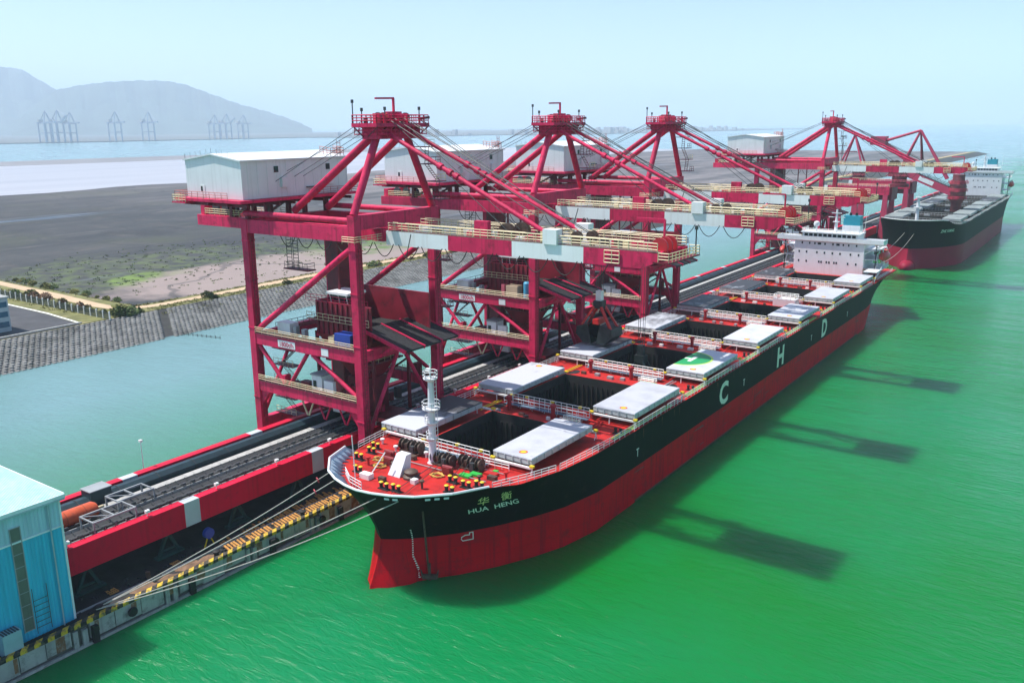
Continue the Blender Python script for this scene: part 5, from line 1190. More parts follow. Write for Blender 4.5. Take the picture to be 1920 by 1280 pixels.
# ================================================================== GRAB SHIP UNLOADERS
XSL, XLL = -21.0, -46.0; YN, YR = 8.2, 26.5; YC = 17.35
def build_unloader(label):
    e = thing("ship_unloader", label, "unloader crane", (-33.5, YC, ZW), "red grab ship unloaders along the wharf")
    red, wht = crane_red, crane_white
    # -- bogies, sill beams, legs
    for x in (XSL, XLL):
        for y in (YN, YR):
            o = M().box(x - .8, x + .8, y - 3.2, y + 3.2, 4.0, 5.0).obj("bogie", red, e)
            m = M()
            for k in (-2.5, -1.0, 1.0, 2.5): m.lathe((x - .3, y + k, 3.42), [(.48, 0), (.48, .6)], 12, 'x')
            m.obj("wheels", dark_steel, o, kind="stuff")
            M().hexa([(x - .9, y - 2.9, 4.0), (x + .9, y - 2.9, 4.0), (x + .9, y + 2.9, 4.0), (x - .9, y + 2.9, 4.0)][:0] or [(x - .7, y - .9, 5.0), (x + .7, y - .9, 5.0), (x + .7, y + .9, 5.0), (x - .7, y + .9, 5.0)], [(x - .8, y - 1.2, 6.6), (x + .8, y - 1.2, 6.6), (x + .8, y + 1.2, 6.6), (x - .8, y + 1.2, 6.6)]).obj("equaliser", red, e)
            t = 43.4 if x == XLL else 45.2
            m = M(); m.box(x - .72, x + .72, y - .72, y + .72, 6.6, t)
            m.obj("leg", red, e)
        m = M(); m.box(x - .6, x + .6, YN + .73, YR - .73, 6.9, 8.7); m.obj("sill_beam", red, e)
        m = M(); m.box(x - .5, x + .5, YN + .73, YR - .73, 22.3, 24.0); m.obj("side_beam", red, e)
        ym = YC
        for y in (YN, YR): M().tube((x, ym + (-.8 if y == YN else .8), 22.2), (x, y + (.7 if y == YN else -.7), 9.6), .34, 10).obj("side_brace", red, e)
    # -- end frames (near and rear): portal beams, W bracing, long diagonal, top tube
    for y in (YN, YR):
        x0, x1 = XLL + .73, XSL - .73
        M().box(x0, x1, y - .6, y + .6, 22.2, 24.1).obj("portal_beam", red, e)
        M().box(x0, x1, y - .6, y + .6, 13.9, 15.7).obj("portal_beam", red, e)
        for xa, xb in ((x0, x0 + 2.2), (x1, x1 - 2.2)): m = M(); m.poly([(xa, y - .35, 13.9), (xb, y - .35, 13.9), (xa, y - .35, 11.2)]).poly([(xa, y + .35, 13.9), (xb, y + .35, 13.9), (xa, y + .35, 11.2)]).poly([(xb, y - .35, 13.9), (xa, y - .35, 11.2), (xa, y + .35, 11.2), (xb, y + .35, 13.9)]); m.obj("knee_plate", red, e, smooth=False)
        for a, b_ in (((x0 + .2, 21.8), (-39.2, 15.9)), ((-38.0, 15.9), (-33.2, 22.0)), ((-32.0, 22.0), (x1 - .2, 16.3))):
            M().tube((a[0], y, a[1]), (b_[0], y, b_[1]), .36, 10).obj("brace", red, e)
        M().tube((x0, y, 24.6), (x1, y, 40.2), .52, 12).obj("long_diagonal", red, e)
        M().box(x0, x1, y - .65, y + .65, 41.2, 43.4).obj("top_beam", red, e)
        M().tube((XLL - .3, y, 44.35), (XSL + .2, y, 44.35), .48, 12).obj("top_tube", red, e)
        for z in (24.1, 15.7):
            M().rail([(x0, y - .7, z), (x1, y - .7, z)], 1.1, (.35, .7, 1.0), 1.7, .05).obj("guard_rail", rail_cream, e)
            M().box(x0, x1, y - .8, y + 1.3, z + .003, z + .08).obj("footway", mat("footway_plate", (.10, .03, .035), .7, var=.3), e)
    M().box(XSL - .75, XSL + .75, YN + .73, YR - .73, 43.0, 45.2).obj("head_beam", red, e)
    M().box(XLL - .7, XLL + .7, YN + .73, YR - .73, 41.2, 43.4).obj("tail_beam", red, e)
    for y in (YN, YR): M().rail([(XSL - 1.4, y - 1.3, 41.0), (XSL + 1.2, y - 1.3, 41.0), (XSL + 1.2, y + 5, 41.0)] if y == YN else [(XSL + 1.2, y - 5, 41.0), (XSL + 1.2, y + 1.3, 41.0)], 1.1, (.35, .7, 1.0), 1.2, .05).obj("landing_rail", rail_cream, e)
    for x in (XSL, XLL):
        for y in (YN, YR):
            for z in (12.6, 24.9, 33.2, 39.8): M().box(x - .82, x + .82, y - .82, y + .82, z, z + .16).obj("leg_flange", red, e)
    for x, y in ((XSL + .95, YN), (XLL - .95, YR), (XLL + .95, YN), (XSL + .95, YR)):
        M().ladder((x, y, 9.0), (x, y, 41.0), .6, (0, 1, 0), .6, .05).obj("leg_ladder", crane_dark, e)
    for y in (YN, YR): M().beam((XLL + .8, y - .72, 23.2), (XSL - .8, y - .72, 23.2), .12, .3).obj("cable_tray", steel_grey, e) if y == YR else None
    for z in (28.0, 36.0): M().box(XSL - .9, XSL + 2.2, YR + .73, YR + 2.4, z, z + .15).obj("rest_platform", crane_dark, e); M().rail([(XSL + 2.1, YR + .8, z + .15), (XSL + 2.1, YR + 2.3, z + .15), (XSL - .8, YR + 2.3, z + .15)], 1.1, (.5, 1.0), 1.0, .05).obj("rest_rail", crane_dark, e)
    # -- main girders, backreach, boom
    for y0_ in (12.9, 20.5):
        M().box(-66.0, -19.6, y0_, y0_ + 1.3, 40.9, 42.75).obj("main_girder", red, e)
        secs = ((-18.9, -6.7, wht), (-6.7, 4.7, red), (4.7, 16.2, wht), (16.2, 24.6, red))
        for k, (xa, xb, mt) in enumerate(secs): M().box(xa + .003, xb - .003, y0_ + .003 * k, y0_ + 1.3 - .003 * k, 40.45, 42.6).obj("boom_section", mt, e)
        M().hexa([(24.6, y0_ + .02, 40.45), (27.0, y0_ + .02, 41.5), (27.0, y0_ + 1.28, 41.5), (24.6, y0_ + 1.28, 40.45)], [(24.6, y0_ + .02, 42.6), (27.0, y0_ + .02, 42.5), (27.0, y0_ + 1.28, 42.5), (24.6, y0_ + 1.28, 42.6)]).obj("boom_tip", red, e, smooth=False)
    for x in (-64.5, -52, -40, -30): M().box(x - .5, x + .5, 14.2, 20.5, 41.6, 42.7).obj("cross_tie", crane_dark, e)
    for x, mt in ((-15, wht), (2, red), (26.0, red)): M().box(x - .6, x + .6, 14.21, 20.49, 41.3, 42.5).obj("boom_tie", mt, e)
    M().box(18.6, 25.3, 14.24, 20.46, 42.0, 42.15).obj("boom_deck", mat("boom_grating", (.16, .10, .08), .7, var=.3), e)
    # boom walkways and rails
    for y0_, sgn in ((12.9, -1), (21.8, 1)):
        ya = y0_ - sgn * .02; yb = y0_ - sgn * .12; yd = y0_ - sgn * 1.2
        M().box(-18.5, 26.8, *sorted((ya, yd)), 42.61, 42.68).obj("boom_walkway", mat("boom_grating", (.16, .10, .08), .7, var=.3), e)
        M().rail([(-18.5, yb, 42.68), (10, yb, 42.68), (20, yb, 42.68), (26.8, yb, 42.6)], 1.15, (.33, .66, 1.0), 1.35, .055).obj("boom_rail", rail_cream, e)
        yi = y0_ - sgn * 1.2
        M().rail([(-18.5, yi, 42.68), (24.4, yi, 42.68)], 1.1, (.5, 1.0), 1.9, .05).obj("boom_rail", rail_cream, e)
        M().rail([(-64, yb - sgn * .2, 42.8), (-47.5, yb - sgn * .2, 42.8)], 1.15, (.33, .66, 1.0), 1.35, .055).obj("backreach_rail", rail_cream, e)
    # boom tip: sheaves, platform
    M().box(26.4, 28.6, 12.6, 22.1, 41.3, 41.48).obj("tip_platform", crane_dark, e)
    M().rail([(27.1, 12.65, 41.48), (28.55, 12.65, 41.48), (28.55, 22.05, 41.48), (27.1, 22.05, 41.48)], 1.15, (.33, .66, 1.0), 1.0, .055).obj("tip_rail", rail_cream, e)
    for y in (15.6, 17.0, 18.4): M().lathe((25.9, y, 43.0), [(1.15, -.14), (1.15, .14)], 20, 'y').obj("tip_sheave", mat("sheave_red", (.42, .02, .03), .5), e)
    M().tube((28.2, 21.6, 41.48), (28.2, 21.6, 45.0), .09, 6).cbox((28.2, 21.6, 45.0), .35, .35, .5).obj("beacon_post", dark_steel, e)
    M().beam((24.6, 19.6, 42.1), (24.6, 19.6, 46.0), .25).beam((24.6, 19.6, 46.0), (20.5, 19.6, 46.0), .25).obj("tip_davit", red, e)
    for y in (12.6, 21.0): M().box(10.0, 12.2, y, y + 1.5, 42.6, 44.6).obj("stay_bracket", wht, e)
    for y in (13.4, 21.2): M().box(9.2, 10.0, y - .1, y + .5, 42.6, 44.2).obj("stay_pin_plate", rail_cream, e)
    M().box(-2.2, .2, 13.4, 14.2, 42.6, 45.0).obj("cable_guard", red, e)
    for k, (x, y, r) in enumerate(((1.6, 16.2, 1.3), (2.6, 18.6, 1.3), (13.0, 16.6, .8), (14.4, 18.4, .8))): M().lathe((x, y, 43.3), [(r, -.4), (r, -.3), (r * .6, -.28), (r * .6, .28), (r, .3), (r, .4)], 16, 'y').obj("boom_sheave", winch_brown, e)
    rk = random.Random(15)
    for k in range(16):
        x = rk.uniform(-17, 23); y = rk.choice((rk.uniform(14.6, 16.2), rk.uniform(18.2, 20.2))); h_ = rk.uniform(.4, 1.5)
        M().cbox((x, y, 42.2 + h_ / 2), rk.uniform(.5, 1.8), rk.uniform(.4, 1.0), h_).obj("boom_fitting", rk.choice((wht, crane_red, winch_brown, dark_steel, rail_cream, rail_cream)), e)
    for y in (15.2, 19.5): M().box(-18, 24.5, y - .12, y + .12, 42.0, 42.2).obj("rope_trough", crane_dark, e)
    m = M(); m.rail([(19.4, 12.75, 40.85), (21.6, 12.75, 40.85)], 1.6, (0.02, .33, .66, 1.0), 1.1, .06); m.obj("side_cage", rail_cream, e)
    M().ladder((-14.5, 12.4, 38.9), (-13.4, 12.4, 42.4), .7, (0, 0, .2), .5, .07).obj("hinge_ladder", dark_steel, e)
    # -- apex frame
    M().tube((XSL, YN, 45.2), (XSL, 14.2, 57.2), .62, 12).obj("mast_leg", red, e)
    M().tube((XSL, YR, 45.2), (XSL, 20.5, 57.2), .62, 12).obj("mast_leg", red, e)
    M().box(-22.7, -19.3, 12.6, 22.1, 56.3, 58.1).obj("apex_beam", red, e)
    ap = M().box(-23.5, -18.3, 11.2, 23.2, 58.1, 58.65).obj("apex_platform", crane_red, e)
    M().rail([(-23.4, 11.3, 58.65), (-18.4, 11.3, 58.65), (-18.4, 23.1, 58.65), (-23.4, 23.1, 58.65), (-23.4, 11.3, 58.65)], 1.2, (.33, .66, 1.0), 1.0, .08).obj("platform_rail", crane_red, ap)
    m = M()
    for y in np.arange(11.6, 23.2, 1.9): m.beam((-23.4, y, 58.1), (-21.5, y, 56.7), .16); m.beam((-18.4, y, 58.1), (-20.5, y, 56.7), .16)
    m.obj("platform_brackets", crane_dark, ap, kind="stuff")
    for k, (y, mt) in enumerate(((14.0, winch_brown), (15.2, orange), (16.6, crane_dark), (18.6, red), (20.2, dark_steel))):
        M().lathe((-20.6, y, 59.45), [(.8, -.16), (.8, .16)], 18, 'y').obj("apex_sheave", mt, ap)
        M().box(-21.3, -19.9, y - .42, y - .28, 58.65, 60.1).obj("sheave_plate", red, ap)
    M().box(-22.4, -20.8, 17.4, 19.6, 58.65, 60.4).obj("apex_house", red, ap)
    M().beam((-21.4, 18.4, 60.4), (-21.4, 18.4, 62.4), .3).beam((-21.4, 18.5, 62.4), (-21.4, 14.4, 62.3), .28).obj("apex_davit", red, ap)
    for x, y, h in ((-23.3, 11.4, 3.2), (-22.6, 12.6, 2.0), (-18.6, 13.4, 2.1), (-18.8, 21.4, 2.2)): M().tube((x, y, 58.65), (x, y, 58.65 + h), .09, 6).cbox((x, y, 58.65 + h), .3, .3, .5).obj("beacon", dark_steel, ap)
    M().beam((-19.4, 21.8, 59.3), (-18.0, 23.0, 59.5), .4).obj("rope_guide", crane_dark, ap)
    M().rail([(-23.3, 11.6, 56.9), (-18.6, 11.6, 56.9), (-18.6, 22.8, 56.9), (-23.3, 22.8, 56.9), (-23.3, 11.6, 56.9)], 1.2, (.1, .6, 1.0), 1.0, .08).obj("lower_rail", crane_red, ap)
    rk = random.Random(8)
    for k in range(9):
        y = rk.uniform(11.8, 22.8); x = rk.uniform(-23.0, -18.8); M().cbox((x, y, 58.65 + .45), rk.uniform(.4, 1.1), rk.uniform(.4, 1.0), .9).obj("apex_box", rk.choice((crane_dark, crane_red, orange, dark_steel, rail_cream)), ap)
    # stairs zig-zag down the rear mast leg
    zz = [(46.5, 24.9), (49.4, 24.0), (52.2, 22.8), (54.9, 21.4)]
    for k, (z, y) in enumerate(zz):
        M().box(-20.0, -17.4, y - .5, y + 2.0, z, z + .15).obj("stair_landing", crane_dark, e)
        M().rail([(-17.5, y - .4, z + .15), (-17.5, y + 1.9, z + .15)], 1.05, (.5, 1.0), 1.1, .05).obj("stair_rail", rail_cream if k % 2 else crane_dark, e)
        if k < 3: M().ladder((-18.8, y + (1.6 if k % 2 else 0), z + .1), (-18.8, zz[k + 1][1] + (0 if k % 2 else 1.6), zz[k + 1][0]), .7, (1, 0, 0), .45, .06).obj("stair_flight", crane_dark, e)
    # -- stays and ropes
    for y in (13.6, 21.1):
        M().tube((-21.5, y + (.7 if y < 17 else -.6), 57.2), (-40.2, y, 44.6), .62, 12).obj("back_stay", red, e)
        p, q_ = Vector((-19.8, y + (.9 if y < 17 else -.8), 57.4)), Vector((10.6, y + .2, 43.6))
        m = M(); m.tube(p, q_, .34, 10)
        for t in (.36, .42, .46): c_ = p.lerp(q_, t); m.tube(c_ - (q_ - p).normalized() * .35, c_ + (q_ - p).normalized() * .35, .52, 10)
        m.obj("fore_stay", red, e)
    m = M()
    for k, (y, xe) in enumerate(((15.0, 12.5), (15.7, 2.0), (16.6, 13.6), (18.0, 2.6), (18.8, 14.2), (19.6, 13.0), (22.2, 8.0), (22.6, 9.0))): m.tube((-20.2, y, 59.6), (xe, y, 43.6), .06, 4, cap=False)
    for y, xe, ze in ((15.0, -43.0, 51.0), (16.5, -43.0, 50.0), (18.5, -43.0, 50.0), (12.4, -43, 49.4)): m.tube((-21.5, y, 59.4), (xe, y, ze), .05, 4, cap=False)
    m.obj("hoist_ropes", wire_mat, e, kind="stuff")
    # -- machinery house on its platform
    hx0, hx1, hy0, hy1, hz0, hz1 = -57.5, -43.0, 5.5, 28.9, 46.8, 52.9
    pl = M().box(hx0 - 1.6, hx1 + 1.3, hy0 - 1.6, hy1 + 1.4, 46.3, 46.75).obj("house_platform", crane_red, e)
    M().rail([(hx1 + 1.2, hy0 + 13, 46.75), (hx1 + 1.2, hy1 + 1.3, 46.75), (hx0 - 1.5, hy1 + 1.3, 46.75), (hx0 - 1.5, hy0 - 1.5, 46.75), (hx1 - 2, hy0 - 1.5, 46.75)], 1.15, (.33, .66, 1.0), 1.6, .05).obj("platform_rail", mat("faded_red_rail", (.45, .16, .14), .5), pl)
    m = M()
    for x in (-56, -51, -46): m.beam((x, hy0 - 1, 46.0), (x, hy1 + 1, 46.0), .35, .6)
    for y in np.arange(hy0, hy1 + 1, 3.3): m.beam((hx0 - 1, y, 45.8), (hx1 + 1, y, 45.8), .25, .5)
    m.obj("floor_joists", crane_dark, pl, kind="stuff")
    for x in (-56.5, -50.5, -46.2):
        for y in (13.5, 21.2): M().beam((x, y, 42.75), (x, y, 45.6), .7).obj("house_post", crane_dark, e)
    for y in (8.6, 26.1): M().beam((-46, y, 43.4), (-46, y, 45.6), .7).obj("house_post", crane_dark, e)
    for y in (13.5, 21.2): M().beam((-56.3, y, 42.8), (-50.7, y, 45.5), .4).obj("house_strut", crane_dark, e)
    hs = M()
    hs.poly([(hx0, hy0, hz0), (hx1, hy0, hz0), (hx1, hy0, hz1), ((hx0 + hx1) / 2, hy0, hz1 + .95), (hx0, hy0, hz1)]).poly([(hx0, hy1, hz0), (hx1, hy1, hz0), (hx1, hy1, hz1), ((hx0 + hx1) / 2, hy1, hz1 + .95), (hx0, hy1, hz1)])
    hs.poly([(hx1, hy0, hz0), (hx1, hy1, hz0), (hx1, hy1, hz1), (hx1, hy0, hz1)]).poly([(hx0, hy0, hz0), (hx0, hy1, hz0), (hx0, hy1, hz1), (hx0, hy0, hz1)])
    ho = hs.obj("machinery_house", house_white, e, smooth=False)
    xm = (hx0 + hx1) / 2
    M().hexa([(hx0 - .25, hy0 - .3, hz1 - .05), (xm, hy0 - .3, hz1 + .95), (xm, hy1 + .3, hz1 + .95), (hx0 - .25, hy1 + .3, hz1 - .05)], [(hx0 - .25, hy0 - .3, hz1 + .17), (xm, hy0 - .3, hz1 + 1.17), (xm, hy1 + .3, hz1 + 1.17), (hx0 - .25, hy1 + .3, hz1 + .17)]).hexa([(xm, hy0 - .3, hz1 + .95), (hx1 + .25, hy0 - .3, hz1 - .05), (hx1 + .25, hy1 + .3, hz1 - .05), (xm, hy1 + .3, hz1 + .95)], [(xm, hy0 - .3, hz1 + 1.17), (hx1 + .25, hy0 - .3, hz1 + .17), (hx1 + .25, hy1 + .3, hz1 + .17), (xm, hy1 + .3, hz1 + 1.17)]).obj("roof", mat("roof_white", (.72, .75, .75), .5, var=.06), ho, smooth=False)
    for y in np.arange(hy0 + 1.2, hy1, 2.0): M().box(hx1 + .003, hx1 + .05, y - .03, y + .03, hz0 + .1, hz1 - .1).obj("wall_seam", house_white, ho)
    for y in (12.6, 24.2): M().box(hx1 + .004, hx1 + .09, y - .45, y + .45, 50.9, 51.9).obj("window", glass, ho)
    for y in (14.0, 24.6): M().box(hx1 + .004, hx1 + .55, y - .65, y + .65, 48.4, 50.0).obj("vent_hood", house_white, ho)
    M().box(hx0 + 3.8, hx0 + 4.9, hy0 - .08, hy0 - .004, hz0, hz0 + 2.1).obj("door", mat("door_white", (.75, .76, .74), .5), ho); M().box(hx0 + 3.9, hx0 + 4.3, hy0 - .13, hy0 - .084, hz0 + 1.1, hz0 + 1.9).obj("door_glass", glass, ho)
    M().box(hx1 + .004, hx1 + .4, 19.0, 21.6, 48.0, 48.2).obj("canopy", dark_steel, ho)
    m = M(); m.rail([(hx0 + .2, hy0, hz1 + .2), (xm, hy0, hz1 + 1.15), (hx1 - .2, hy0, hz1 + .2)], .9, (), 1.3, .03); m.rail([(hx0, hy0, hz1 + .15), (hx0, hy1, hz1 + .15)], .9, (), 2.4, .03); m.obj("roof_spikes", steel_grey, ho, kind="stuff")
    M().rail([(hx1 - 3, hy1 - 3.5, hz1 + .6), (hx1 - .3, hy1 - 3.5, hz1 + .3), (hx1 - .3, hy1 - .3, hz1 + .3), (hx1 - 3, hy1 - .3, hz1 + .6)], 1.3, (.33, .66, 1.0), 1.0, .06).ladder((hx1 - .3, hy1 - 1.5, hz1 + .2), (hx1 - .3, hy1 - 1.5, hz1 + 3.0), .8, (0, 1, 0), .5, .06).obj("roof_guard", mat("faded_red_rail", (.45, .16, .14), .5), ho)
    # small platforms at the house corners and cable drums on the backreach
    M().box(-59.2, -55.5, 3.4, 5.4, 45.9, 46.1).obj("corner_platform", crane_red, e); M().rail([(-55.5, 3.5, 46.1), (-59.1, 3.5, 46.1), (-59.1, 5.3, 46.1)], 1.15, (.33, .66, 1.0), .9, .05).obj("corner_rail", rail_cream, e)
    for k, x in enumerate((-62.5, -59.8, -57.0)): M().lathe((x, 14.6, 43.8), [(.95, -.2), (.95, .2)], 16, 'y').obj("tail_sheave", dark_steel, e)
    M().box(-65.6, -64.4, 13.5, 21.0, 42.8, 44.4).obj("tail_frame", crane_red, e)
    # hanging maintenance cage and festoon loops
    m = M(); m.ladder((-40.4, 12.0, 35.2), (-40.4, 12.0, 41.0), 1.2, (1, 0, 0), .55, .07); m.ladder((-38.8, 12.0, 35.2), (-38.8, 12.0, 41.0), 1.2, (1, 0, 0), .55, .07); m.obj("cage_ladder", dark_steel, e)
    M().box(-41.2, -35.2, 11.2, 13.0, 35.0, 35.2).obj("cage_floor", crane_dark, e); M().rail([(-41, 11.3, 35.2), (-35.4, 11.3, 35.2), (-35.4, 12.9, 35.2)], 1.1, (.5, 1.0), 1.1, .05).obj("cage_rail", dark_steel, e)
    m = M()
    for k in range(14):
        x = -43 + k * 4.4 if k < 6 else -16 + (k - 6) * 4.6
        m.path([(x + 4.0 * t, 12.4, 40.7 - 2.0 * 4 * t * (1 - t)) for t in np.linspace(0, 1, 9)], .07, 5)
    m.obj("festoon_cable", black_mat, e, kind="stuff")
    # -- hopper, spill plate, chute, operator cab
    hp = M(); a0, a1, b0, b1 = -35.0, -22.4, 12.2, 22.6
    hp.box(a0, a1, b0, b0 + .3, 24.6, 30.2).box(a0, a1 + 3.6, b1 - .3, b1, 24.6, 31.4).box(a0, a0 + .3, b0 + .3, b1 - .3, 24.6, 30.2)
    hp.poly([(a0, b0, 24.6), (a1, b0, 24.6), (-26.8, 15.6, 17.0), (-30.8, 15.6, 17.0)]).poly([(a0, b1, 24.6), (a1, b1, 24.6), (-26.8, 19.2, 17.0), (-30.8, 19.2, 17.0)]).poly([(a0, b0, 24.6), (a0, b1, 24.6), (-30.8, 19.2, 17.0), (-30.8, 15.6, 17.0)]).poly([(a1, b0, 24.6), (a1, b1, 24.6), (-26.8, 19.2, 17.0), (-26.8, 15.6, 17.0)])
    ho2 = hp.obj("hopper", mat("hopper_dark_red", (0.27, 0.009, 0.03), .55, var=.2, dirt=(COAL, .3, .4)), e, smooth=False)
    for x in np.arange(a0 + .6, a1, 1.15): M().box(x - .1, x + .1, b0 - .22, b0 - .003, 24.7, 30.1).obj("stiffener", crane_dark, ho2)
    M().box(a0 - .2, a1 + .2, b0 - .35, b0 - .225, 27.0, 27.3).obj("stiffener", crane_dark, ho2)
    M().box(a0 + .3, a1, b0 + .3, b1 - .3, 25.6, 25.9).obj("grizzly_coal", coal_mat, ho2)
    M().hexa([(-23.6, 11.6, 26.4), (-14.6, 11.6, 24.0), (-14.6, 24.6, 24.0), (-23.6, 24.6, 26.4)], [(-23.6, 11.6, 26.7), (-14.6, 11.6, 24.3), (-14.6, 24.6, 24.3), (-23.6, 24.6, 26.7)]).obj("spill_plate", coal_mat, e, smooth=False)
    for y in (11.45, 24.75, 16.0, 20.4): M().beam((-23.8, y, 26.62), (-14.5, y, 24.15), .3, .55).obj("plate_edge", crane_red, e)
    M().beam((-17.5, 12, 24.4), (-20.4, 12, 22.6), .5).obj("plate_strut", crane_red, e); M().beam((-17.5, 24.2, 24.4), (-20.4, 24.2, 22.6), .5).obj("plate_strut", crane_red, e)
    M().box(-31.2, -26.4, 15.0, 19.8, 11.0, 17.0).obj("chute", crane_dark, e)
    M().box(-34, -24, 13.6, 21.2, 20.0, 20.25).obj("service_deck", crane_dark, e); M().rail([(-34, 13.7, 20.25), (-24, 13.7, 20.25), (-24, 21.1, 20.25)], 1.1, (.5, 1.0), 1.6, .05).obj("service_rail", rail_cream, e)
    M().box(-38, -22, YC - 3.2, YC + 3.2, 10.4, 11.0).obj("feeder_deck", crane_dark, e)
    for x in (-36.5, -32.4, -27.5): 
        m = M(); m.beam((x, 9.0, 13.9), (x + 1.5, 9.0, 10.9), .22); m.beam((x + 3.3, 9.0, 13.9), (x + 1.8, 9.0, 10.9), .22); m.obj("hanger", rail_cream if x < -36 else crane_red, e)
    # stair tower and machinery crowding the space between the legs
    for k in range(5):
        z = 9.4 + k * 2.9; s_ = 1 if k % 2 else -1
        M().box(-44.6, -39.4, 10.2, 12.2, z, z + .12).obj("stair_landing", crane_dark, e)
        M().rail([(-44.5, 10.3, z + .12), (-39.5, 10.3, z + .12)], 1.1, (.5, 1.0), 1.2, .05).obj("stair_rail", rail_cream, e)
        M().ladder((-42 - 1.8 * s_, 11.7, z), (-42 + 1.8 * s_, 11.7, z + 2.9), .8, (0, 1, 0), .35, .06).obj("stair_flight", crane_dark, e)
    rk = random.Random(27)
    for k in range(22):
        x = rk.uniform(-40, -24); y = rk.uniform(10.5, 24.5); z = rk.choice((11.05, 11.05, 20.25, 15.8, 24.1)); h_ = rk.uniform(.6, 2.2)
        if z == 15.8: y = rk.choice((8.9, 25.2)) + rk.uniform(0, .6)
        if z == 24.1 and (x > -35.5): continue
        M().cbox((x, y, z + h_ / 2), rk.uniform(.6, 2.2), rk.uniform(.6, 1.4), h_).obj("machine_box", rk.choice((crane_dark, crane_dark, crane_red, steel_grey, dark_steel, wht)), e)
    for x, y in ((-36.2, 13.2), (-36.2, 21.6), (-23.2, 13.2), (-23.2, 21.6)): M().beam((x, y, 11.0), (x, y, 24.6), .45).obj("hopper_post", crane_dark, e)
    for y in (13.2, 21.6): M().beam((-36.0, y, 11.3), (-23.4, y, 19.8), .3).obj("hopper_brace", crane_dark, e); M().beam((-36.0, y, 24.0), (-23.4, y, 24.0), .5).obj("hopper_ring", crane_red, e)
    for z in (27.2, 30.3): M().rail([(-36.2, 11.2, z), (-21.9, 11.2, z)], 1.1, (.02, .5, 1.0), 1.3, .05).obj("hopper_rail", rail_cream if z < 28 else crane_red, e)
    M().box(-36.2, -21.9, 11.15, 11.95, 27.1, 27.2).obj("hopper_walkway", crane_dark, e)
    # inclined feed conveyor on the landside and the elevator tower at the rear landside leg
    m = M(); m.beam((-47.0, 14.2, 23.2), (-35.2, 14.2, 26.4), 1.4, .6); m.obj("feed_gallery", crane_dark, e); M().rail([(-47, 13.4, 23.5), (-35.2, 13.4, 26.7)], 1.1, (.5, 1.0), 1.6, .05).obj("gallery_rail", dark_steel, e)
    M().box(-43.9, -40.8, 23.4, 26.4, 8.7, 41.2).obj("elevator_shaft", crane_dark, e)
    m = M(); m.rail([(-40.7, 23.2, 9), (-40.7, 26.4, 9)], 31, [i / 14 for i in range(15)], 3.2, .06); m.obj("shaft_ladder", crane_dark, e, kind="stuff")
    cab = thing_part = M().hexa([(-32.0, 13.6, 28.4), (-28.6, 13.6, 28.4), (-28.6, 16.6, 28.4), (-32.0, 16.6, 28.4)], [(-32.4, 13.0, 31.4), (-28.4, 13.0, 31.4), (-28.4, 16.8, 31.4), (-32.4, 16.8, 31.4)]).obj("operator_cab", glass, e, smooth=False)
    M().box(-32.9, -27.9, 12.7, 17.0, 31.4, 31.8).obj("cab_roof", wht, cab); M().box(-32.5, -28.1, 13.2, 16.8, 28.0, 28.4).obj("cab_floor", wht, cab)
    m = M()
    for x in (-32.25, -30.3, -28.45): m.beam((x, 13.55, 28.4), (x, 12.95, 31.4), .12)
    m.beam((-32.2, 13.3, 29.7), (-28.5, 13.3, 29.7), .1); m.obj("cab_mullions", wht, cab)
    for x in (-32, -28.8): M().beam((x, 15, 31.8), (x, 15, 40.8), .3).obj("cab_hanger", crane_dark, e)
    # electrical boxes on the portal walkways, signs on the portal beam
    M().box(-33.4, -31.0, 8.9, 11.6, 15.8, 18.3).obj("control_kiosk", wht, e); M().box(-33.0, -32.3, 8.82, 8.896, 16.2, 17.4).obj("kiosk_window", glass, e); M().box(-33.6, -30.8, 8.7, 11.8, 18.303, 18.5).obj("kiosk_roof", steel_grey, e)
    M().box(-41.5, -38.4, 9.3, 11.2, 24.2, 26.2).obj("electric_cabinet", wht, e); M().box(-37.6, -36.9, 9.3, 10.1, 24.2, 25.9).obj("electric_cabinet", steel_grey, e); M().box(-35.6, -34.8, 9.3, 10.1, 24.2, 25.6).obj("electric_cabinet", steel_grey, e)
    M().box(-39.6, -35.4, YN - .66, YN - .604, 22.5, 23.7).obj("sign_board", wht, e); M().box(-29.2, -27.6, YN - .66, YN - .604, 22.45, 23.65).obj("sign_board", wht, e)
    v, f = text_mesh("1800t/h", 1.15, .02); m = M(); m.v = [(-39.3 + x, YN - .68, 22.68 + y) for x, y, _ in v]; m.f = f; m.obj("sign_lettering", crane_red, e, smooth=False)
    return e
u1 = build_unloader("nearest red grab unloader, blue tank on its portal, boom over the foremost hatches")
u2 = copy_tree(u1, (0, 48.8, 0), "second red grab unloader from the camera with the grab hanging under its boom")
u3 = copy_tree(u1, (0, 98.2, 0), "third red grab unloader from the camera, boom over the middle hatches")
u4 = copy_tree(u1, (0, 243.2, 0), "farthest red grab unloader, behind the near ship's wheelhouse")
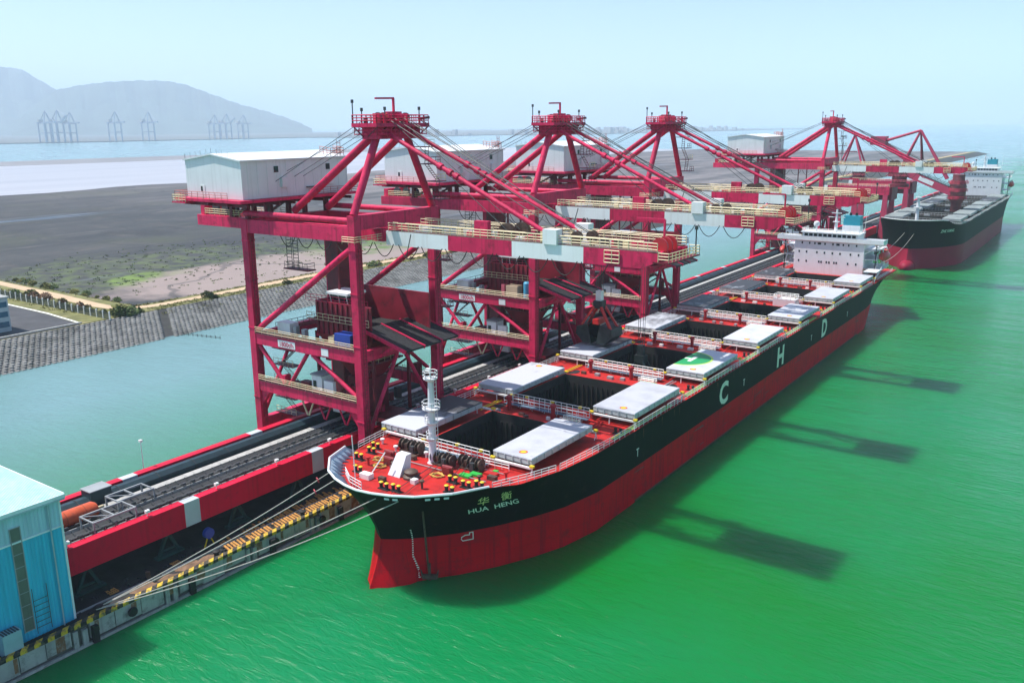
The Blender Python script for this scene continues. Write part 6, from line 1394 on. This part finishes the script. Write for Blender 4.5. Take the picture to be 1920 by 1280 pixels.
# individual fittings
def fit(u, dy, items):
    for kind_, x0, x1, y0_, y1, z0, z1, mt in items:
        if kind_ == "tank": M().lathe(((x0 + x1) / 2, (y0_ + y1) / 2 + dy, z0), [((x1 - x0) / 2, 0), ((x1 - x0) / 2, z1 - z0 - .3), ((x1 - x0) / 3, z1 - z0)], 14).obj("tank", mt, u)
        else: M().box(x0, x1, y0_ + dy, y1 + dy, z0, z1).obj(kind_, mt, u)
fit(u1, 0, (("tarpaulin_crate", -27.4, -23.9, 8.9, 11.0, 24.2, 26.1, blue), ("tank", -23.7, -22.3, 9.1, 10.5, 24.2, 26.7, mat("dark_green_tank", (.01, .10, .05), .5)), ("locker", -29.4, -28.1, 9.4, 10.6, 24.2, 25.2, rail_cream)))
fit(u2, 48.8, (("tank", -24.4, -22.9, 9.0, 10.5, 24.2, 27.4, cyan_tank), ("locker", -28.4, -25.6, 9.0, 10.9, 24.2, 26.3, mat("sand_locker", (.55, .42, .28), .6)), ("locker", -29.6, -28.8, 9.0, 10.0, 24.2, 26.4, mat("pink_locker", (.5, .10, .14), .6))))
fit(u3, 98.2, (("locker", -28.4, -26.0, 9.0, 10.9, 24.2, 26.0, rail_white),))

# ---------------- grabs
def grab(label, x, y, z, open_, dirty, top):
    """Clamshell grab: head block, four arms, two shells; hoist ropes up to the trolley."""
    e = thing("grab_bucket", label, "grab", (x, y, z)); hm = 4.6
    M().box(x - 1.0, x + 1.0, y - .9, y + .9, z + 7.0, z + 8.6).obj("head_block", grab_steel, e)
    M().box(x - .6, x + .6, y - .6, y + .6, z + 8.6, z + 10.6).obj("rope_block", dirty and grab_steel or rail_white, e)
    am = grab_steel if dirty else grab_red
    for sx in (-1, 1):
        for sy in (-1, 1): M().beam((x + sx * .8, y + sy * .8, z + 7.4), (x + sx * (2.9 + open_), y + sy * 1.6, z + 2.6), .5, .4).obj("arm", am, e)
        X = lambda u: x + sx * u
        o = open_ * .5
        prof = [(.1 + o, 0.0), (2.2 + o, .2), (3.3 + open_, 1.7), (3.1 + open_, 3.2), (.9 + o, 3.9)]
        m = M(); n = len(prof)
        for yy in (-2.3, 2.3): m.poly([(X(u), y + yy, z + w) for u, w in prof])
        for (ua, wa), (ub, wb) in zip(prof[:-1], prof[1:]): m.poly([(X(ua), y - 2.3, z + wa), (X(ub), y - 2.3, z + wb), (X(ub), y + 2.3, z + wb), (X(ua), y + 2.3, z + wa)])
        m.obj("shell", grab_steel, e, smooth=False)
    M().box(x - .7, x + .7, y - 1.6, y + 1.6, z + 3.9, z + 4.9).obj("lower_block", am, e)
    m = M()
    for sx in (-.5, .5):
        for sy in (-.4, .4): m.tube((x + sx, y + sy, z + 8.4), (x + sx, y + sy, top), .06, 4, cap=False)
    m.obj("hoist_ropes", wire_mat, e, kind="stuff")
    t = M().box(x - 2.2, x + 2.2, y - 4.4, y + 4.4, top - .1, top + .6).obj("trolley", crane_dark, e)
    M().box(x - 1.6, x + 1.6, y - 2.0, y + 2.0, top - .9, top - .103).obj("trolley_frame", crane_dark, t)
grab("open red armed grab hanging over the wharf beside the third hatch", -11.2, 66.4, 15.0, .9, False, 41.0)
grab("dark grab lowered deep inside the third open hold", -1.6, 66.4, 5.0, .3, True, 41.0)

tl = thing("trolley", "rope trolley parked near the boom tip of the nearest unloader", "trolley", (16.2, YC, 41.0))
M().box(12.4, 20.0, 14.25, 20.45, 40.9, 41.5).obj("frame", crane_dark, tl)
for x in (13.4, 19.0):
    for y in (14.6, 20.1): M().lathe((x, y, 41.75), [(.4, -.15), (.4, .15)], 12, 'y').obj("wheel", dark_steel, tl)

# ================================================================== CONTINUOUS UNLOADERS BEYOND THE FAR SHIP'S BOW
pink = mat("faded_pink_red_paint", (0.50, 0.035, 0.10), .5, var=.12, scale=.3)
def cont_unloader(label, yc, slew_x):
    e = thing("chain_unloader", label, "unloader crane", (-33.5, yc, ZW), None)
    for x in (-21.0, -46.0):
        for y in (yc - 7, yc + 7):
            M().hexa([(x - 1.8, y - 1.0, 4.2), (x + 1.8, y - 1.0, 4.2), (x + 1.8, y + 1.0, 4.2), (x - 1.8, y + 1.0, 4.2)], [(x - 1.0, y - .9, 24.5), (x + 1.0, y - .9, 24.5), (x + 1.0, y + .9, 24.5), (x - 1.0, y + .9, 24.5)]).obj("leg", pink, e)
        M().box(x - 1.0, x + 1.0, yc - 8.5, yc + 8.5, 3.0, 4.2).obj("bogie", crane_dark, e)
    for y in (yc - 7, yc + 7): M().box(-48, -19.4, y - .9, y + .9, 24.5, 28.3).obj("portal_beam", crane_red, e)
    for x in (-46.5, -21): M().box(x - .9, x + .9, yc - 6.1, yc + 6.1, 24.6, 28.0).obj("portal_tie", crane_red, e)
    M().box(-40, -18.5, yc - 6, yc + 6, 22.0, 28.2).obj("portal_house", crane_dark, e)
    M().rail([(-48, yc - 8, 28.3), (-19.4, yc - 8, 28.3)], 1.2, (.5, 1.0), 2, .07).obj("portal_rail", rail_cream, e)
    M().box(-49.8, -48, yc - 8.3, yc - 5.8, 25.0, 28.2).obj("cabin", crane_white, e)
    M().lathe((slew_x, yc, 28.2), [(4.6, 0), (4.6, 1.2), (3.2, 1.6), (3.6, 8.0)], 16).obj("slewing_column", crane_dark, e)
    M().box(slew_x - 4.6, slew_x + 3.6, yc - 3, yc + 3, 33.0, 36.2).obj("slewing_house", crane_dark, e)
    for k in (30.4, 33, 35.6): M().rail([(slew_x - 5.2, yc - 4.4, k), (slew_x + 4.4, yc - 4.4, k)], 1.1, (.5, 1.0), 1.4, .07).obj("column_rail", pink, e)
    return e
c1 = cont_unloader("pink red chain unloader working the second ship, boom down to its deck", 366.0, -17.0)
yc = 366.0
# luffing boom down to the ship, A-frame mast, counterweight arm, vertical head
for y in (yc - 2.2, yc + 2.2):
    M().beam((-17.5, y, 36.4), (6.5, y, 26.4), .7, 3.2).obj("boom", pink, c1)
    M().tube((-9.6, yc, 54.3), (3.8, y, 32.4), .55, 8).obj("fore_stay", pink, c1)
    M().tube((-9.6, yc, 54.3), (-26.5, y, 49.0), .55, 8).obj("back_stay", pink, c1)
    M().tube((-9.6, yc, 54.3), (-16.6, y * 1.0, 37.0), .5, 8).obj("mast_leg", pink, c1)
    M().tube((-9.6, yc, 54.3), (-7.4, y, 37.4), .4, 8).obj("mast_leg", crane_dark, c1)
    M().beam((-26.5, y, 49.2), (-9.5, y, 37.5), .6, 1.6).obj("counter_arm", pink, c1)
M().box(-31.0, -24.2, yc - 3.2, yc + 3.2, 47.6, 51.6).obj("counterweight", pink, c1)
m = M(); m.rail([(-17, yc - 2.6, 38.0), (6.5, yc - 2.6, 28.0)], 1.2, (.5, 1.0), 1.6, .08); m.rail([(-17, yc + 2.6, 38.0), (6.5, yc + 2.6, 28.0)], 1.2, (.5, 1.0), 1.6, .08); m.beam((-17, yc, 38.1), (6.5, yc, 28.1), 3.0, .3); m.obj("boom_gallery", dark_steel, c1)
a, c_ = Vector((-8.0, yc - 2.58, 32.7)), Vector((-1.6, yc - 2.58, 30.0)); M().beam(a, c_, .06, 1.9).obj("sign_board", crane_white, c1)
m = M(); m.lathe((8.6, yc, 15.5), [(1.9, 0), (2.3, 1.5), (2.3, 6), (3.6, 8), (3.6, 14), (2.6, 17), (2.6, 19)], 14); m.obj("bucket_elevator", mat("rusty_elevator", (.16, .03, .04), .6, var=.4, scale=.5), c1)
for z in (23.5, 27, 30.5): M().rail([(8.6 + 4.2 * math.cos(t), yc + 4.2 * math.sin(t), z) for t in np.linspace(0, 6.283, 11)], 1.1, (.05, .5, 1.0), 2.4, .08).obj("elevator_gallery", crane_red, c1)
M().box(8.6 - 1.2, 8.6 + 1.2, yc - 3.2, yc + 3.2, 14.2, 15.5).obj("digging_foot", black_mat, c1)
c2 = cont_unloader("pink pyramid-masted chain unloader standing behind the farthest grab unloader", 412.0, -47.0)
for a in (-5.6, 5.6):
    for b_ in (-4.0, 4.0): M().tube((-50.5, 412, 51.8), (-50.5 + a, 412 + b_, 36.2), .5, 8).obj("mast_leg", pink, c2)
M().cbox((-50.5, 412, 52.2), 2.2, 2.2, 1.0).obj("mast_head", pink, c2)
M().beam((-55.8, 407.6, 36.3), (-45.2, 407.6, 36.3), .5).beam((-53, 408.5, 43), (-48, 408.5, 43), .4).obj("mast_tie", crane_dark, c2)
M().tube((-55.5, 408, 36), (-55.5, 408, 51), .16, 6).cbox((-55.5, 408, 51), 2.0, 1.2, .5).obj("light_mast", dark_steel, c2)
